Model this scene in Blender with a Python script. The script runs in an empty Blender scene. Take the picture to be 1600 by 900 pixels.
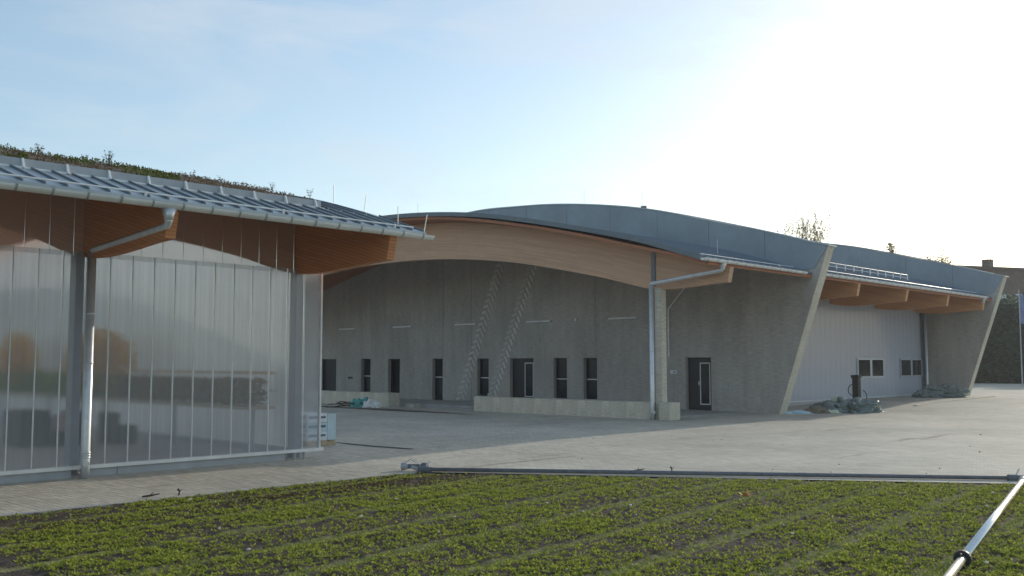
import bpy, bmesh, math, random
import numpy as np
from mathutils import Vector, Matrix
random.seed(7); RNG = np.random.default_rng(7)
S = bpy.context.scene; COL = S.collection
# ------------------------------------------------------------------ camera, light, sky
AZ = math.radians(43.8); PITCH = math.atan(117/1530)
cam = bpy.data.cameras.new('camera'); camo = bpy.data.objects.new('camera', cam); COL.objects.link(camo)
cam.sensor_width = 36; cam.lens = 1530/1600*36; cam.clip_end = 6000; cam.clip_start = .05
camo.location = (0, 0, 1.85); camo.rotation_euler = (math.pi/2+PITCH, 0, AZ-math.pi/2)
S.camera = camo
SUN = Vector((22, .8, 5.95)).normalized()
EL = math.asin(SUN.z); ROT = math.atan2(SUN.x, SUN.y)
w = bpy.data.worlds.new('World'); S.world = w; w.use_nodes = True
nt = w.node_tree; bg = nt.nodes['Background']
sky = nt.nodes.new('ShaderNodeTexSky'); sky.sky_type = 'NISHITA'; sky.sun_disc = False
sky.sun_elevation = EL; sky.sun_rotation = ROT; sky.air_density = 1.0; sky.dust_density = 1.0; sky.ozone_density = 1.0
tc = nt.nodes.new('ShaderNodeTexCoord'); mp = nt.nodes.new('ShaderNodeMapping'); mp.inputs['Scale'].default_value = (1.2, 1.2, 6)
mp.inputs['Rotation'].default_value = (.25, .12, .5)
nz = nt.nodes.new('ShaderNodeTexNoise'); nz.inputs['Scale'].default_value = 1.6; nz.inputs['Detail'].default_value = 7; nz.inputs['Roughness'].default_value = .62
rp = nt.nodes.new('ShaderNodeValToRGB'); rp.color_ramp.elements[0].position = .5; rp.color_ramp.elements[1].position = .85
rp.color_ramp.elements[0].color = (.30, .30, .30, 1); rp.color_ramp.elements[1].color = (.62, .62, .62, 1)
mx = nt.nodes.new('ShaderNodeMix'); mx.data_type = 'RGBA'
L = nt.links.new
L(tc.outputs['Generated'], mp.inputs[0]); L(mp.outputs[0], nz.inputs[0]); L(nz.outputs[0], rp.inputs[0])
L(rp.outputs[0], mx.inputs[0]); L(sky.outputs[0], mx.inputs[6]); mx.inputs[7].default_value = (1.75, 2.6, 3.25, 1)   # pale blue-white cirrus veil
nz2 = nt.nodes.new('ShaderNodeTexNoise'); nz2.inputs['Scale'].default_value = 2.3; nz2.inputs['Detail'].default_value = 9; nz2.inputs['Roughness'].default_value = .6; nz2.inputs['Distortion'].default_value = .8
mp2 = nt.nodes.new('ShaderNodeMapping'); mp2.inputs['Scale'].default_value = (1, 2.2, 5); mp2.inputs['Rotation'].default_value = (.3, -.2, .9); L(tc.outputs['Generated'], mp2.inputs[0]); L(mp2.outputs[0], nz2.inputs[0])
rp2 = nt.nodes.new('ShaderNodeValToRGB'); rp2.color_ramp.elements[0].position = .46; rp2.color_ramp.elements[1].position = .74; rp2.color_ramp.elements[1].color = (.5, .5, .5, 1); L(nz2.outputs[0], rp2.inputs[0])
mx2 = nt.nodes.new('ShaderNodeMix'); mx2.data_type = 'RGBA'; mx2.inputs[7].default_value = (3.5, 3.75, 3.95, 1)                # thin wisps of whiter cirrus
L(rp2.outputs[0], mx2.inputs[0]); L(mx.outputs[2], mx2.inputs[6]); L(mx2.outputs[2], bg.inputs[0]); bg.inputs[1].default_value = .15
sl = bpy.data.lights.new('sun', 'SUN'); sl.energy = 2.0; sl.angle = math.radians(.6); sl.color = (1, .91, .76)
so = bpy.data.objects.new('sun', sl); COL.objects.link(so); so.location = (60, 10, 40)
so.rotation_euler = SUN.to_track_quat('Z', 'Y').to_euler()
S.view_settings.view_transform = 'Standard'; S.view_settings.look = 'None'; S.view_settings.gamma = 1
S.view_settings.exposure = .52
S.cycles.use_denoising = True; S.cycles.sample_clamp_indirect = 30

# ------------------------------------------------------------------ materials
M = {}
def nodes(name):
    m = bpy.data.materials.new(name); m.use_nodes = True; M[name] = m
    return m, m.node_tree, m.node_tree.nodes['Principled BSDF']
def mat(name, c, rough=.7, metal=0, var=.12, scale=3, bump=0, bscale=40, spec=.4, stretch=(1, 1, 1), c2=None, detail=6):
    """base colour c with soft procedural variation (grain, wear) and optional bump"""
    m, t, b = nodes(name)
    b.inputs['Roughness'].default_value = rough; b.inputs['Metallic'].default_value = metal
    b.inputs['Specular IOR Level'].default_value = spec
    co = t.nodes.new('ShaderNodeTexCoord'); mpn = t.nodes.new('ShaderNodeMapping'); mpn.inputs['Scale'].default_value = stretch
    t.links.new(co.outputs['Object'], mpn.inputs[0])
    n = t.nodes.new('ShaderNodeTexNoise'); n.inputs['Scale'].default_value = scale; n.inputs['Detail'].default_value = detail; n.inputs['Roughness'].default_value = .65
    t.links.new(mpn.outputs[0], n.inputs[0])
    r = t.nodes.new('ShaderNodeValToRGB'); r.color_ramp.elements[0].position = .3; r.color_ramp.elements[1].position = .7
    c2 = c2 or c
    r.color_ramp.elements[0].color = (*[x*(1-var) for x in c], 1); r.color_ramp.elements[1].color = (*[min(1, x*(1+var)) for x in c2], 1)
    t.links.new(n.outputs[0], r.inputs[0]); t.links.new(r.outputs[0], b.inputs['Base Color'])
    if bump:
        n2 = t.nodes.new('ShaderNodeTexNoise'); n2.inputs['Scale'].default_value = bscale; n2.inputs['Detail'].default_value = 4
        t.links.new(mpn.outputs[0], n2.inputs[0])
        bp = t.nodes.new('ShaderNodeBump'); bp.inputs['Strength'].default_value = bump; bp.inputs['Distance'].default_value = .02
        t.links.new(n2.outputs[0], bp.inputs['Height']); t.links.new(bp.outputs[0], b.inputs['Normal'])
    return m
def timber(name, c, dark):
    """glulam / boards: lamella lines from the mesh UV (u along, v across) and long grain"""
    m, t, b = nodes(name); b.inputs['Roughness'].default_value = .6
    uv = t.nodes.new('ShaderNodeUVMap'); mpn = t.nodes.new('ShaderNodeMapping'); mpn.inputs['Scale'].default_value = (.5, 14, 1)
    n = t.nodes.new('ShaderNodeTexNoise'); n.inputs['Scale'].default_value = 2; n.inputs['Detail'].default_value = 8; n.inputs['Roughness'].default_value = .7
    t.links.new(uv.outputs[0], mpn.inputs[0]); t.links.new(mpn.outputs[0], n.inputs[0])
    br = t.nodes.new('ShaderNodeTexBrick'); br.inputs['Scale'].default_value = 1; br.inputs['Brick Width'].default_value = 3.2
    br.inputs['Row Height'].default_value = .06; br.inputs['Mortar Size'].default_value = .004; br.inputs['Mortar Smooth'].default_value = .3
    br.inputs['Color1'].default_value = (*c, 1); br.inputs['Color2'].default_value = (*[x*.86 for x in c], 1); br.inputs['Mortar'].default_value = (*dark, 1)
    t.links.new(uv.outputs[0], br.inputs[0])
    k = t.nodes.new('ShaderNodeMix'); k.data_type = 'RGBA'; k.blend_type = 'MULTIPLY'; k.inputs[0].default_value = .55
    r = t.nodes.new('ShaderNodeValToRGB'); r.color_ramp.elements[0].position = .3; r.color_ramp.elements[1].position = .7
    r.color_ramp.elements[0].color = (.66, .6, .55, 1); r.color_ramp.elements[1].color = (1.1, 1.1, 1.1, 1)
    t.links.new(n.outputs[0], r.inputs[0]); t.links.new(br.outputs[0], k.inputs[6]); t.links.new(r.outputs[0], k.inputs[7])
    t.links.new(k.outputs[2], b.inputs['Base Color'])
    return m
def concrete(name, c, streak=.25):
    m, t, b = nodes(name); b.inputs['Roughness'].default_value = .85; b.inputs['Specular IOR Level'].default_value = .25
    co = t.nodes.new('ShaderNodeTexCoord')
    def noise(sc, st, d=6):
        mm = t.nodes.new('ShaderNodeMapping'); mm.inputs['Scale'].default_value = st
        n = t.nodes.new('ShaderNodeTexNoise'); n.inputs['Scale'].default_value = sc; n.inputs['Detail'].default_value = d; n.inputs['Roughness'].default_value = .7
        t.links.new(co.outputs['Object'], mm.inputs[0]); t.links.new(mm.outputs[0], n.inputs[0]); return n
    a = noise(.35, (1, 1, 1)); s = noise(1.6, (1, 1, .12)); f = noise(9, (1, .35, 3.2), 8)
    def ramp(n, lo, hi, p0=.3, p1=.7):
        r = t.nodes.new('ShaderNodeValToRGB'); r.color_ramp.elements[0].position = p0; r.color_ramp.elements[1].position = p1
        r.color_ramp.elements[0].color = (lo, lo, lo, 1); r.color_ramp.elements[1].color = (hi, hi, hi, 1)
        t.links.new(n.outputs[0], r.inputs[0]); return r
    prev = None
    for n, lo in ((a, 1-streak*.9), (s, 1-streak), (f, .68)):
        r = ramp(n, lo, 1.12); k = t.nodes.new('ShaderNodeMix'); k.data_type = 'RGBA'; k.blend_type = 'MULTIPLY'; k.inputs[0].default_value = 1
        if prev is None: k.inputs[6].default_value = (*c, 1)
        else: t.links.new(prev.outputs[2], k.inputs[6])
        t.links.new(r.outputs[0], k.inputs[7]); prev = k
    t.links.new(prev.outputs[2], b.inputs['Base Color'])
    bp = t.nodes.new('ShaderNodeBump'); bp.inputs['Strength'].default_value = .35; bp.inputs['Distance'].default_value = .02
    t.links.new(f.outputs[0], bp.inputs['Height']); t.links.new(bp.outputs[0], b.inputs['Normal'])
    return m
def leafmat(name, c, c2, trans=.35, rough=.6):
    m, t, b = nodes(name); b.inputs['Roughness'].default_value = rough; b.inputs['Specular IOR Level'].default_value = .15
    geo = t.nodes.new('ShaderNodeNewGeometry'); r = t.nodes.new('ShaderNodeValToRGB')
    r.color_ramp.elements[0].color = (*c, 1); r.color_ramp.elements[1].color = (*c2, 1)
    t.links.new(geo.outputs['Random Per Island'], r.inputs[0]); t.links.new(r.outputs[0], b.inputs['Base Color'])
    tr = t.nodes.new('ShaderNodeBsdfTranslucent'); t.links.new(r.outputs[0], tr.inputs[0])
    mxn = t.nodes.new('ShaderNodeMixShader'); mxn.inputs[0].default_value = trans
    out = t.nodes['Material Output']; t.links.new(b.outputs[0], mxn.inputs[1]); t.links.new(tr.outputs[0], mxn.inputs[2]); t.links.new(mxn.outputs[0], out.inputs[0])
    return m
def sheetmat(name, tint, ktrans, krefr, kdif, rough=.14, vscale=60, refl=0, band=False):
    """multiwall polycarbonate: blurred see-through, some scatter, glossy skin, fine vertical webs"""
    m, t, b = nodes(name); t.nodes.remove(b); out = t.nodes['Material Output']
    co = t.nodes.new('ShaderNodeTexCoord'); wv = t.nodes.new('ShaderNodeTexWave'); wv.wave_type = 'BANDS'; wv.bands_direction = 'X'
    wv.inputs['Scale'].default_value = vscale/20; wv.inputs['Distortion'].default_value = 0
    t.links.new(co.outputs['Object'], wv.inputs[0])
    bp = t.nodes.new('ShaderNodeBump'); bp.inputs['Strength'].default_value = .25; bp.inputs['Distance'].default_value = .01; t.links.new(wv.outputs['Fac'], bp.inputs['Height'])
    rf = t.nodes.new('ShaderNodeBsdfRefraction'); rf.inputs['IOR'].default_value = 1.3; rf.inputs['Roughness'].default_value = rough; rf.inputs['Color'].default_value = (*[x**.25 for x in tint], 1)
    tl = t.nodes.new('ShaderNodeBsdfTranslucent'); tl.inputs['Color'].default_value = (*[x**.4 for x in tint], 1)
    df = t.nodes.new('ShaderNodeBsdfDiffuse'); df.inputs['Color'].default_value = (*[x*.95 for x in tint], 1)
    gl = t.nodes.new('ShaderNodeBsdfGlossy'); gl.inputs['Roughness'].default_value = .26 if refl else .18; gl.inputs['Color'].default_value = (1, 1, 1, 1)
    for q in (gl,): t.links.new(bp.outputs[0], q.inputs['Normal'])
    def mix(f, a, c):
        x = t.nodes.new('ShaderNodeMixShader')
        if isinstance(f, float): x.inputs[0].default_value = f
        else: t.links.new(f, x.inputs[0])
        t.links.new(a.outputs[0], x.inputs[1]); t.links.new(c.outputs[0], x.inputs[2]); return x
    if krefr == 0 and kdif > .5:
        m3 = t.nodes.new('ShaderNodeMapping'); m3.inputs['Scale'].default_value = (5, 1, .10); t.links.new(co.outputs['Object'], m3.inputs[0])
        n3 = t.nodes.new('ShaderNodeTexNoise'); n3.inputs['Scale'].default_value = 1.2; n3.inputs['Detail'].default_value = 7; n3.inputs['Roughness'].default_value = .7; t.links.new(m3.outputs[0], n3.inputs[0])
        r3 = t.nodes.new('ShaderNodeValToRGB'); r3.color_ramp.elements[0].position = .33; r3.color_ramp.elements[1].position = .67
        r3.color_ramp.elements[0].color = (*[x*.84 for x in tint], 1); r3.color_ramp.elements[1].color = (*[min(1, x*1.1) for x in tint], 1); t.links.new(n3.outputs[0], r3.inputs[0]); t.links.new(r3.outputs[0], df.inputs['Color'])
    tot = ktrans+krefr+kdif
    a = mix(kdif/(ktrans+kdif), tl, df); 
    if band:                                            # uneven soft vertical webs: some show through more than others
        m2 = t.nodes.new('ShaderNodeMapping'); m2.inputs['Scale'].default_value = (9, 1, .04); t.links.new(co.outputs['Object'], m2.inputs[0])
        n2 = t.nodes.new('ShaderNodeTexNoise'); n2.inputs['Scale'].default_value = 1.3; n2.inputs['Detail'].default_value = 5; t.links.new(m2.outputs[0], n2.inputs[0])
        mr = t.nodes.new('ShaderNodeMapRange'); mr.inputs[1].default_value = .3; mr.inputs[2].default_value = .7; mr.inputs[3].default_value = krefr/tot*.95; mr.inputs[4].default_value = min(1, krefr/tot*1.05); t.links.new(n2.outputs[0], mr.inputs[0])
        a = mix(mr.outputs[0], a, rf)
    else: a = mix(krefr/tot, a, rf)
    fr = t.nodes.new('ShaderNodeFresnel'); fr.inputs['IOR'].default_value = 1.4
    mm = t.nodes.new('ShaderNodeMath'); mm.operation = 'MAXIMUM'; mm.inputs[1].default_value = refl; t.links.new(fr.outputs[0], mm.inputs[0])
    a = mix(mm.outputs[0], a, gl); t.links.new(a.outputs[0], out.inputs[0]); return m
def paving(name):
    m, t, b = nodes(name); b.inputs['Roughness'].default_value = .8; b.inputs['Specular IOR Level'].default_value = .3
    geo = t.nodes.new('ShaderNodeNewGeometry'); sp = t.nodes.new('ShaderNodeSeparateXYZ'); cb = t.nodes.new('ShaderNodeCombineXYZ')
    t.links.new(geo.outputs['Position'], sp.inputs[0]); t.links.new(sp.outputs[1], cb.inputs[0]); t.links.new(sp.outputs[0], cb.inputs[1])
    br = t.nodes.new('ShaderNodeTexBrick'); br.inputs['Scale'].default_value = 1; br.inputs['Brick Width'].default_value = .2; br.inputs['Row Height'].default_value = .1
    br.inputs['Mortar Size'].default_value = .004; br.inputs['Mortar Smooth'].default_value = .2; br.offset = .5; br.offset_frequency = 2
    br.inputs['Color1'].default_value = (.57, .525, .435, 1); br.inputs['Color2'].default_value = (.46, .42, .35, 1); br.inputs['Mortar'].default_value = (.27, .25, .215, 1)
    t.links.new(cb.outputs[0], br.inputs[0])
    prev = br.outputs[0]
    for sc, lo, hi, st in ((.28, .80, 1.1, (1, 1, 1)), (1.7, .87, 1.08, (6, .5, 1)), (30, .86, 1.1, (1, 1, 1))):
        mm = t.nodes.new('ShaderNodeMapping'); mm.inputs['Scale'].default_value = st; t.links.new(geo.outputs['Position'], mm.inputs[0])
        n = t.nodes.new('ShaderNodeTexNoise'); n.inputs['Scale'].default_value = sc; n.inputs['Detail'].default_value = 6; n.inputs['Roughness'].default_value = .65; t.links.new(mm.outputs[0], n.inputs[0])
        r = t.nodes.new('ShaderNodeValToRGB'); r.color_ramp.elements[0].position = .33; r.color_ramp.elements[1].position = .67
        r.color_ramp.elements[0].color = (lo, lo, lo, 1); r.color_ramp.elements[1].color = (hi, hi, hi, 1); t.links.new(n.outputs[0], r.inputs[0])
        k = t.nodes.new('ShaderNodeMix'); k.data_type = 'RGBA'; k.blend_type = 'MULTIPLY'; k.inputs[0].default_value = 1
        t.links.new(prev, k.inputs[6]); t.links.new(r.outputs[0], k.inputs[7]); prev = k.outputs[2]
    # streaky stains left by wheels and water
    mm = t.nodes.new('ShaderNodeMapping'); mm.inputs['Scale'].default_value = (.16, 1.5, 1); mm.inputs['Rotation'].default_value = (0, 0, -.8); t.links.new(geo.outputs['Position'], mm.inputs[0])
    n = t.nodes.new('ShaderNodeTexNoise'); n.inputs['Scale'].default_value = .9; n.inputs['Detail'].default_value = 8; n.inputs['Roughness'].default_value = .72; t.links.new(mm.outputs[0], n.inputs[0])
    r = t.nodes.new('ShaderNodeValToRGB'); r.color_ramp.elements[0].position = .60; r.color_ramp.elements[1].position = .65
    r.color_ramp.elements[0].color = (1, 1, 1, 1); r.color_ramp.elements[1].color = (.6, .57, .53, 1); t.links.new(n.outputs[0], r.inputs[0])
    k = t.nodes.new('ShaderNodeMix'); k.data_type = 'RGBA'; k.blend_type = 'MULTIPLY'; k.inputs[0].default_value = 1
    t.links.new(prev, k.inputs[6]); t.links.new(r.outputs[0], k.inputs[7])
    t.links.new(k.outputs[2], b.inputs['Base Color'])
    bp = t.nodes.new('ShaderNodeBump'); bp.inputs['Strength'].default_value = .5; bp.inputs['Distance'].default_value = .004; bp.invert = True
    t.links.new(br.outputs['Fac'], bp.inputs['Height']); t.links.new(bp.outputs[0], b.inputs['Normal'])
    return m
def soilmat(name):
    m, t, b = nodes(name); b.inputs['Roughness'].default_value = .95; b.inputs['Specular IOR Level'].default_value = .15
    geo = t.nodes.new('ShaderNodeNewGeometry')
    n = t.nodes.new('ShaderNodeTexNoise'); n.inputs['Scale'].default_value = 14; n.inputs['Detail'].default_value = 8; n.inputs['Roughness'].default_value = .75
    t.links.new(geo.outputs['Position'], n.inputs[0])
    r = t.nodes.new('ShaderNodeValToRGB'); r.color_ramp.elements[0].position = .3; r.color_ramp.elements[1].position = .72
    r.color_ramp.elements[0].color = (.04, .031, .025, 1); r.color_ramp.elements[1].color = (.14, .11, .085, 1)
    t.links.new(n.outputs[0], r.inputs[0])
    at = t.nodes.new('ShaderNodeAttribute'); at.attribute_name = 'track'
    k = t.nodes.new('ShaderNodeMix'); k.data_type = 'RGBA'; k.inputs[7].default_value = (.27, .26, .11, 1)
    t.links.new(at.outputs['Fac'], k.inputs[0]); t.links.new(r.outputs[0], k.inputs[6]); t.links.new(k.outputs[2], b.inputs['Base Color'])
    bp = t.nodes.new('ShaderNodeBump'); bp.inputs['Strength'].default_value = .8; bp.inputs['Distance'].default_value = .03
    n2 = t.nodes.new('ShaderNodeTexNoise'); n2.inputs['Scale'].default_value = 35; n2.inputs['Detail'].default_value = 5; t.links.new(geo.outputs['Position'], n2.inputs[0])
    t.links.new(n2.outputs[0], bp.inputs['Height']); t.links.new(bp.outputs[0], b.inputs['Normal'])
    return m

paving('pavers'); soilmat('soil')
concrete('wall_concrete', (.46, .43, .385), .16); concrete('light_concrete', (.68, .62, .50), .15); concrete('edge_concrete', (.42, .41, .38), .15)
mat('tread', (.53, .51, .47), .85, var=.3, scale=2.2)
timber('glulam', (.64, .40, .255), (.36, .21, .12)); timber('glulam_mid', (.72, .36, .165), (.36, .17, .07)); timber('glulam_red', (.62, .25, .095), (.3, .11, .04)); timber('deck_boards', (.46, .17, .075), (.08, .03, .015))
mat('zinc', (.33, .37, .40), .42, .55, .1, 1.2, c2=(.36, .40, .42)); mat('zinc_roof', (.16, .205, .255), .5, .3, .12, 1.2); mat('zinc_clad', (.25, .29, .32), .5, .35, .14, .7, bump=.1, bscale=1.2)
mat('zinc_dark', (.14, .165, .185), .5, .4); mat('galv', (.60, .62, .63), .4, .5, .12, 6); mat('alu', (.82, .81, .79), .25, .85, .06, 5)
mat('grey_metal', (.38, .40, .42), .5, .3); mat('pale_metal', (.74, .74, .72), .4, .15)
mat('black_metal', (.018, .019, .022), .55, 0, .2, spec=.25); mat('dark_frame', (.028, .031, .036), .45, .2)
mat('glass_dark', (.016, .024, .028), .08, 0, .1, spec=.25); mat('door_dark', (.02, .022, .026), .5)
mat('white_frame', (.68, .69, .68), .5); mat('lamp_white', (.72, .73, .72), .45); mat('wood_pale', (.62, .42, .24), .6, var=.2, scale=8)
mat('wood_raw', (.42, .33, .22), .8, var=.3, scale=8); mat('plank_dark', (.05, .045, .04), .7)
mat('tarp_green', (.13, .165, .16), .26, var=.35, scale=5, bump=1, bscale=7, spec=.7); mat('tarp_pale', (.55, .56, .42), .4, var=.3, scale=5, bump=.4, bscale=9, spec=.6)
mat('earth', (.19, .155, .115), .95, var=.35, scale=8, bump=.6, bscale=20); mat('rubber', (.02, .02, .02), .6)
mat('wrap', (.47, .60, .66), .25, var=.12, spec=.6); mat('pack_white', (.66, .70, .72), .4); mat('ink_blue', (.05, .10, .16), .5)
mat('teal_cloth', (.12, .38, .35), .8); mat('white_cloth', (.75, .75, .72), .8); mat('twig', (.05, .04, .03), .9)
mat('pipe_grey', (.15, .155, .17), .75, 0, .25, 9); mat('leaf_dry', (.62, .30, .12), .7, var=.35, scale=20); mat('pebble', (.62, .60, .56), .8)
mat('brick_far', (.13, .095, .08), .9, var=.25, scale=1.2); mat('roof_far', (.08, .07, .065), .9); mat('glass_far', (.25, .38, .42), .1, spec=.8)
mat('column_dark', (.30, .31, .33), .6); mat('floor_screed', (.5, .48, .45), .6); mat('crate_dark', (.035, .045, .035), .7); mat('stripe_red', (.45, .12, .09), .6)
mat('bark', (.11, .09, .07), .95, var=.3, scale=9); mat('birch_bark', (.5, .48, .44), .9, var=.4, scale=6)
mat('ground_far', (.11, .12, .06), .95, var=.3, scale=.05); mat('asphalt', (.10, .10, .10), .9); mat('flag_blue', (.20, .24, .42), .7)
mat('substrate', (.115, .085, .06), .95, var=.4, scale=5, bump=.7, bscale=15)
leafmat('seedling', (.19, .24, .03), (.50, .52, .09), .45, rough=.8); leafmat('track_leaf', (.20, .24, .06), (.36, .39, .11), .4, rough=.85); leafmat('seedling_red', (.085, .05, .025), (.19, .13, .05), rough=.85); leafmat('sedum', (.13, .085, .06), (.20, .16, .09), .2, rough=.85)
leafmat('sedum_green', (.05, .09, .02), (.17, .19, .03), .25); leafmat('hedge_leaf', (.025, .085, .035), (.05, .13, .055), .3); leafmat('birch_leaf', (.12, .13, .055), (.24, .22, .10), .35)
leafmat('pine_leaf', (.03, .05, .025), (.07, .09, .04), .2); leafmat('bench_green', (.10, .26, .02), (.32, .44, .03), .45); leafmat('bench_olive', (.22, .16, .04), (.36, .25, .06), .45); leafmat('yellow_leaf', (.78, .46, .04), (.92, .62, .06), .5)
sheetmat('sheet_clear', (.80, .84, .91), .06, .84, .10, .13, band=True); sheetmat('sheet_upper', (.86, .84, .82), .06, .88, .06, .10); sheetmat('sheet_gable', (.86, .88, .90), .06, .90, .04, .36, refl=.08); sheetmat('sheet_roof', (.92, .93, .95), .88, .0, .12, .3); sheetmat('sheet_grey', (.62, .645, .72), .25, .0, .75)

# ------------------------------------------------------------------ mesh helpers
ORG = {}
class G:
    def __init__(s): s.v = []; s.f = []; s.uv = None
    def add(s, v, f):
        n = len(s.v); s.v += [tuple(p) for p in v]; s.f += [tuple(i+n for i in q) for q in f]; return s
    def box(s, x0, x1, y0, y1, z0, z1):
        return s.add([(x0, y0, z0), (x1, y0, z0), (x1, y1, z0), (x0, y1, z0), (x0, y0, z1), (x1, y0, z1), (x1, y1, z1), (x0, y1, z1)],
                     [(0, 3, 2, 1), (4, 5, 6, 7), (0, 1, 5, 4), (1, 2, 6, 5), (2, 3, 7, 6), (3, 0, 4, 7)])
    def prism(s, poly, x0, x1):                       # polygon in (y, z), extruded along x
        n = len(poly)
        return s.add([(x0, y, z) for y, z in poly]+[(x1, y, z) for y, z in poly],
                     [tuple(range(n)), tuple(range(2*n-1, n-1, -1))]+[(i, i+n, (i+1) % n+n, (i+1) % n) for i in range(n)])
    def band(s, lo, hi, x0, x1):                      # strip between two (y,z) lines, solid in x
        n = len(lo); v = []
        for (a, b), (c, d) in zip(lo, hi): v += [(x0, a, b), (x0, c, d), (x1, c, d), (x1, a, b)]
        f = []
        for i in range(n-1):
            p = 4*i; q = p+4
            f += [(p, q, q+1, p+1), (p+1, q+1, q+2, p+2), (p+2, q+2, q+3, p+3), (p+3, q+3, q, p)]
        f += [(0, 1, 2, 3), (4*n-1, 4*n-2, 4*n-3, 4*n-4)]
        return s.add(v, f)
    def tube(s, pts, r, n=8, cap=True):
        pts = [Vector(p) for p in pts]; rs = r if isinstance(r, (list, tuple)) else [r]*len(pts)
        rings = []; up = None
        for i, p in enumerate(pts):
            a = pts[max(i-1, 0)]; b = pts[min(i+1, len(pts)-1)]; t = (b-a).normalized()
            if up is None: up = Vector((0, 0, 1)) if abs(t.z) < .9 else Vector((1, 0, 0))
            u = up.cross(t); u = u.normalized() if u.length > 1e-6 else Vector((1, 0, 0)); up = t.cross(u)
            rings.append([p+(u*math.cos(2*math.pi*k/n)+up*math.sin(2*math.pi*k/n))*rs[i] for k in range(n)])
        v = [q for R in rings for q in R]; f = []
        for i in range(len(rings)-1):
            for k in range(n): f.append((i*n+k, i*n+(k+1) % n, (i+1)*n+(k+1) % n, (i+1)*n+k))
        if cap: f += [tuple(range(n-1, -1, -1)), tuple((len(rings)-1)*n+k for k in range(n))]
        return s.add(v, f)
    def obox(s, c, ux, uy, uz):                       # oriented box from centre and three half axes
        c, ux, uy, uz = map(Vector, (c, ux, uy, uz)); P = [c+ux*a+uy*b+uz*d for d in (-1, 1) for a, b in ((-1, -1), (1, -1), (1, 1), (-1, 1))]
        return s.add(P, [(0, 3, 2, 1), (4, 5, 6, 7), (0, 1, 5, 4), (1, 2, 6, 5), (2, 3, 7, 6), (3, 0, 4, 7)])
def put(o, parent=None, loc=None):
    COL.objects.link(o)
    if parent is not None: o.parent = parent; ORG[o] = ORG[parent]
    return o
def mk(name, g, m, parent=None, smooth=False, at=None, fix=True, uv=None):
    """one mesh object; geometry given in world coordinates"""
    org = ORG[parent] if parent is not None else Vector(at if at is not None else (0, 0, 0))
    v = np.array(g.v, dtype=float)-np.array(org)
    me = bpy.data.meshes.new(name); me.from_pydata(v.tolist(), [], g.f)
    if fix and len(g.f) < 6000:
        b = bmesh.new(); b.from_mesh(me); bmesh.ops.recalc_face_normals(b, faces=b.faces); b.to_mesh(me); b.free()
    if uv:
        l = me.uv_layers.new(name='UVMap'); vv = [uv(Vector(p.co)+org) for p in me.vertices]
        for lp in me.loops: l.data[lp.index].uv = vv[lp.vertex_index]
    if smooth: me.polygons.foreach_set('use_smooth', [True]*len(me.polygons))
    me.materials.append(M[m]); o = bpy.data.objects.new(name, me); COL.objects.link(o)
    if parent is None: o.location = org; ORG[o] = org
    else: o.parent = parent; ORG[o] = org
    return o
def dupe(o, name, parent, d):                          # another piece with the same mesh, moved by d
    c = o.copy(); c.name = name; COL.objects.link(c); c.parent = parent; c.location = Vector(o.location)+Vector(d); ORG[c] = ORG[parent]; return c
def tag(o, label, cat, group=None, kind=None):
    o['label'] = label; o['category'] = cat
    if group: o['group'] = group
    if kind: o['kind'] = kind
    return o
def thing(name, at, label, cat, group=None):
    o = bpy.data.objects.new(name, None); COL.objects.link(o); o.location = at; ORG[o] = Vector(at); o.empty_display_size = .2
    return tag(o, label, cat, group)
def struct(o): o['kind'] = 'structure'; return o
def stuff(o): o['kind'] = 'stuff'; return o
def curve(pts):                                        # smooth interpolation through (y,z) points
    X = np.array([p[0] for p in pts], float); Z = np.array([p[1] for p in pts], float)
    D = np.gradient(Z, X)
    def f(y):
        y = min(max(y, X[0]), X[-1]); i = min(int(np.searchsorted(X, y, 'right'))-1, len(X)-2)
        h = X[i+1]-X[i]; t = (y-X[i])/h
        return float((2*t**3-3*t*t+1)*Z[i]+(t**3-2*t*t+t)*h*D[i]+(3*t*t-2*t**3)*Z[i+1]+(t**3-t*t)*h*D[i+1])
    return f
def sym(pts, yc): return pts+[(2*yc-y, z) for y, z in reversed(pts) if y < yc-1e-6]
YC = 33.
ROOF = curve(sym([(16.25, 5.05), (17.5, 5.45), (18.81, 5.86), (21.51, 6.52), (24, 7.05), (26, 7.42), (28, 7.68), (30, 7.86), (33, 7.97)], YC))
BTOP = curve(sym([(16.24, 4.83), (17.17, 5.1), (19.2, 5.6), (21.06, 6.08), (24.06, 6.74), (27.09, 7.29), (29.3, 7.56), (31.5, 7.68), (33, 7.71)], YC))
SOFF = curve(sym([(16.3, 4.38), (19.3, 4.33), (21.07, 4.76), (23.13, 5.2), (25.7, 5.67), (28.55, 6.0), (31, 6.15), (33, 6.18)], YC))
WTOP = curve(sym([(15.69, 5.95), (18.05, 6.66), (20.8, 7.42), (23.6, 8.12), (26.58, 8.62), (28.79, 8.87), (30.76, 8.99), (33., 9.08)], YC))
def WL(y): return -.03*min(max(y-14.8, 0), 9)      # the left roof is a little flatter
def ys(a, b, n): return [a+(b-a)*i/n for i in range(n+1)]

# ------------------------------------------------------------------ ground, yard, field
g = G(); g.add([(-3000, -3000, -.09), (3000, -3000, -.09), (3000, 3000, -.09), (-3000, 3000, -.09)], [(0, 1, 2, 3)])
struct(mk('ground', g, 'ground_far'))
FA = Vector((10.95, 12.80)); FB = Vector((17.6, 2.9)); FD = (FB-FA).normalized(); FN = Vector((-FD.y, FD.x))   # far edge of the field; FN points to the yard
if FN.x < 0: FN = -FN
def yard_z(x, y):
    t = min(max((x-35)/8, 0), 1); t = t*t*(3-2*t); u = min(max((y-10.5)/3, 0), 1)
    return .17*t*u
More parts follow.
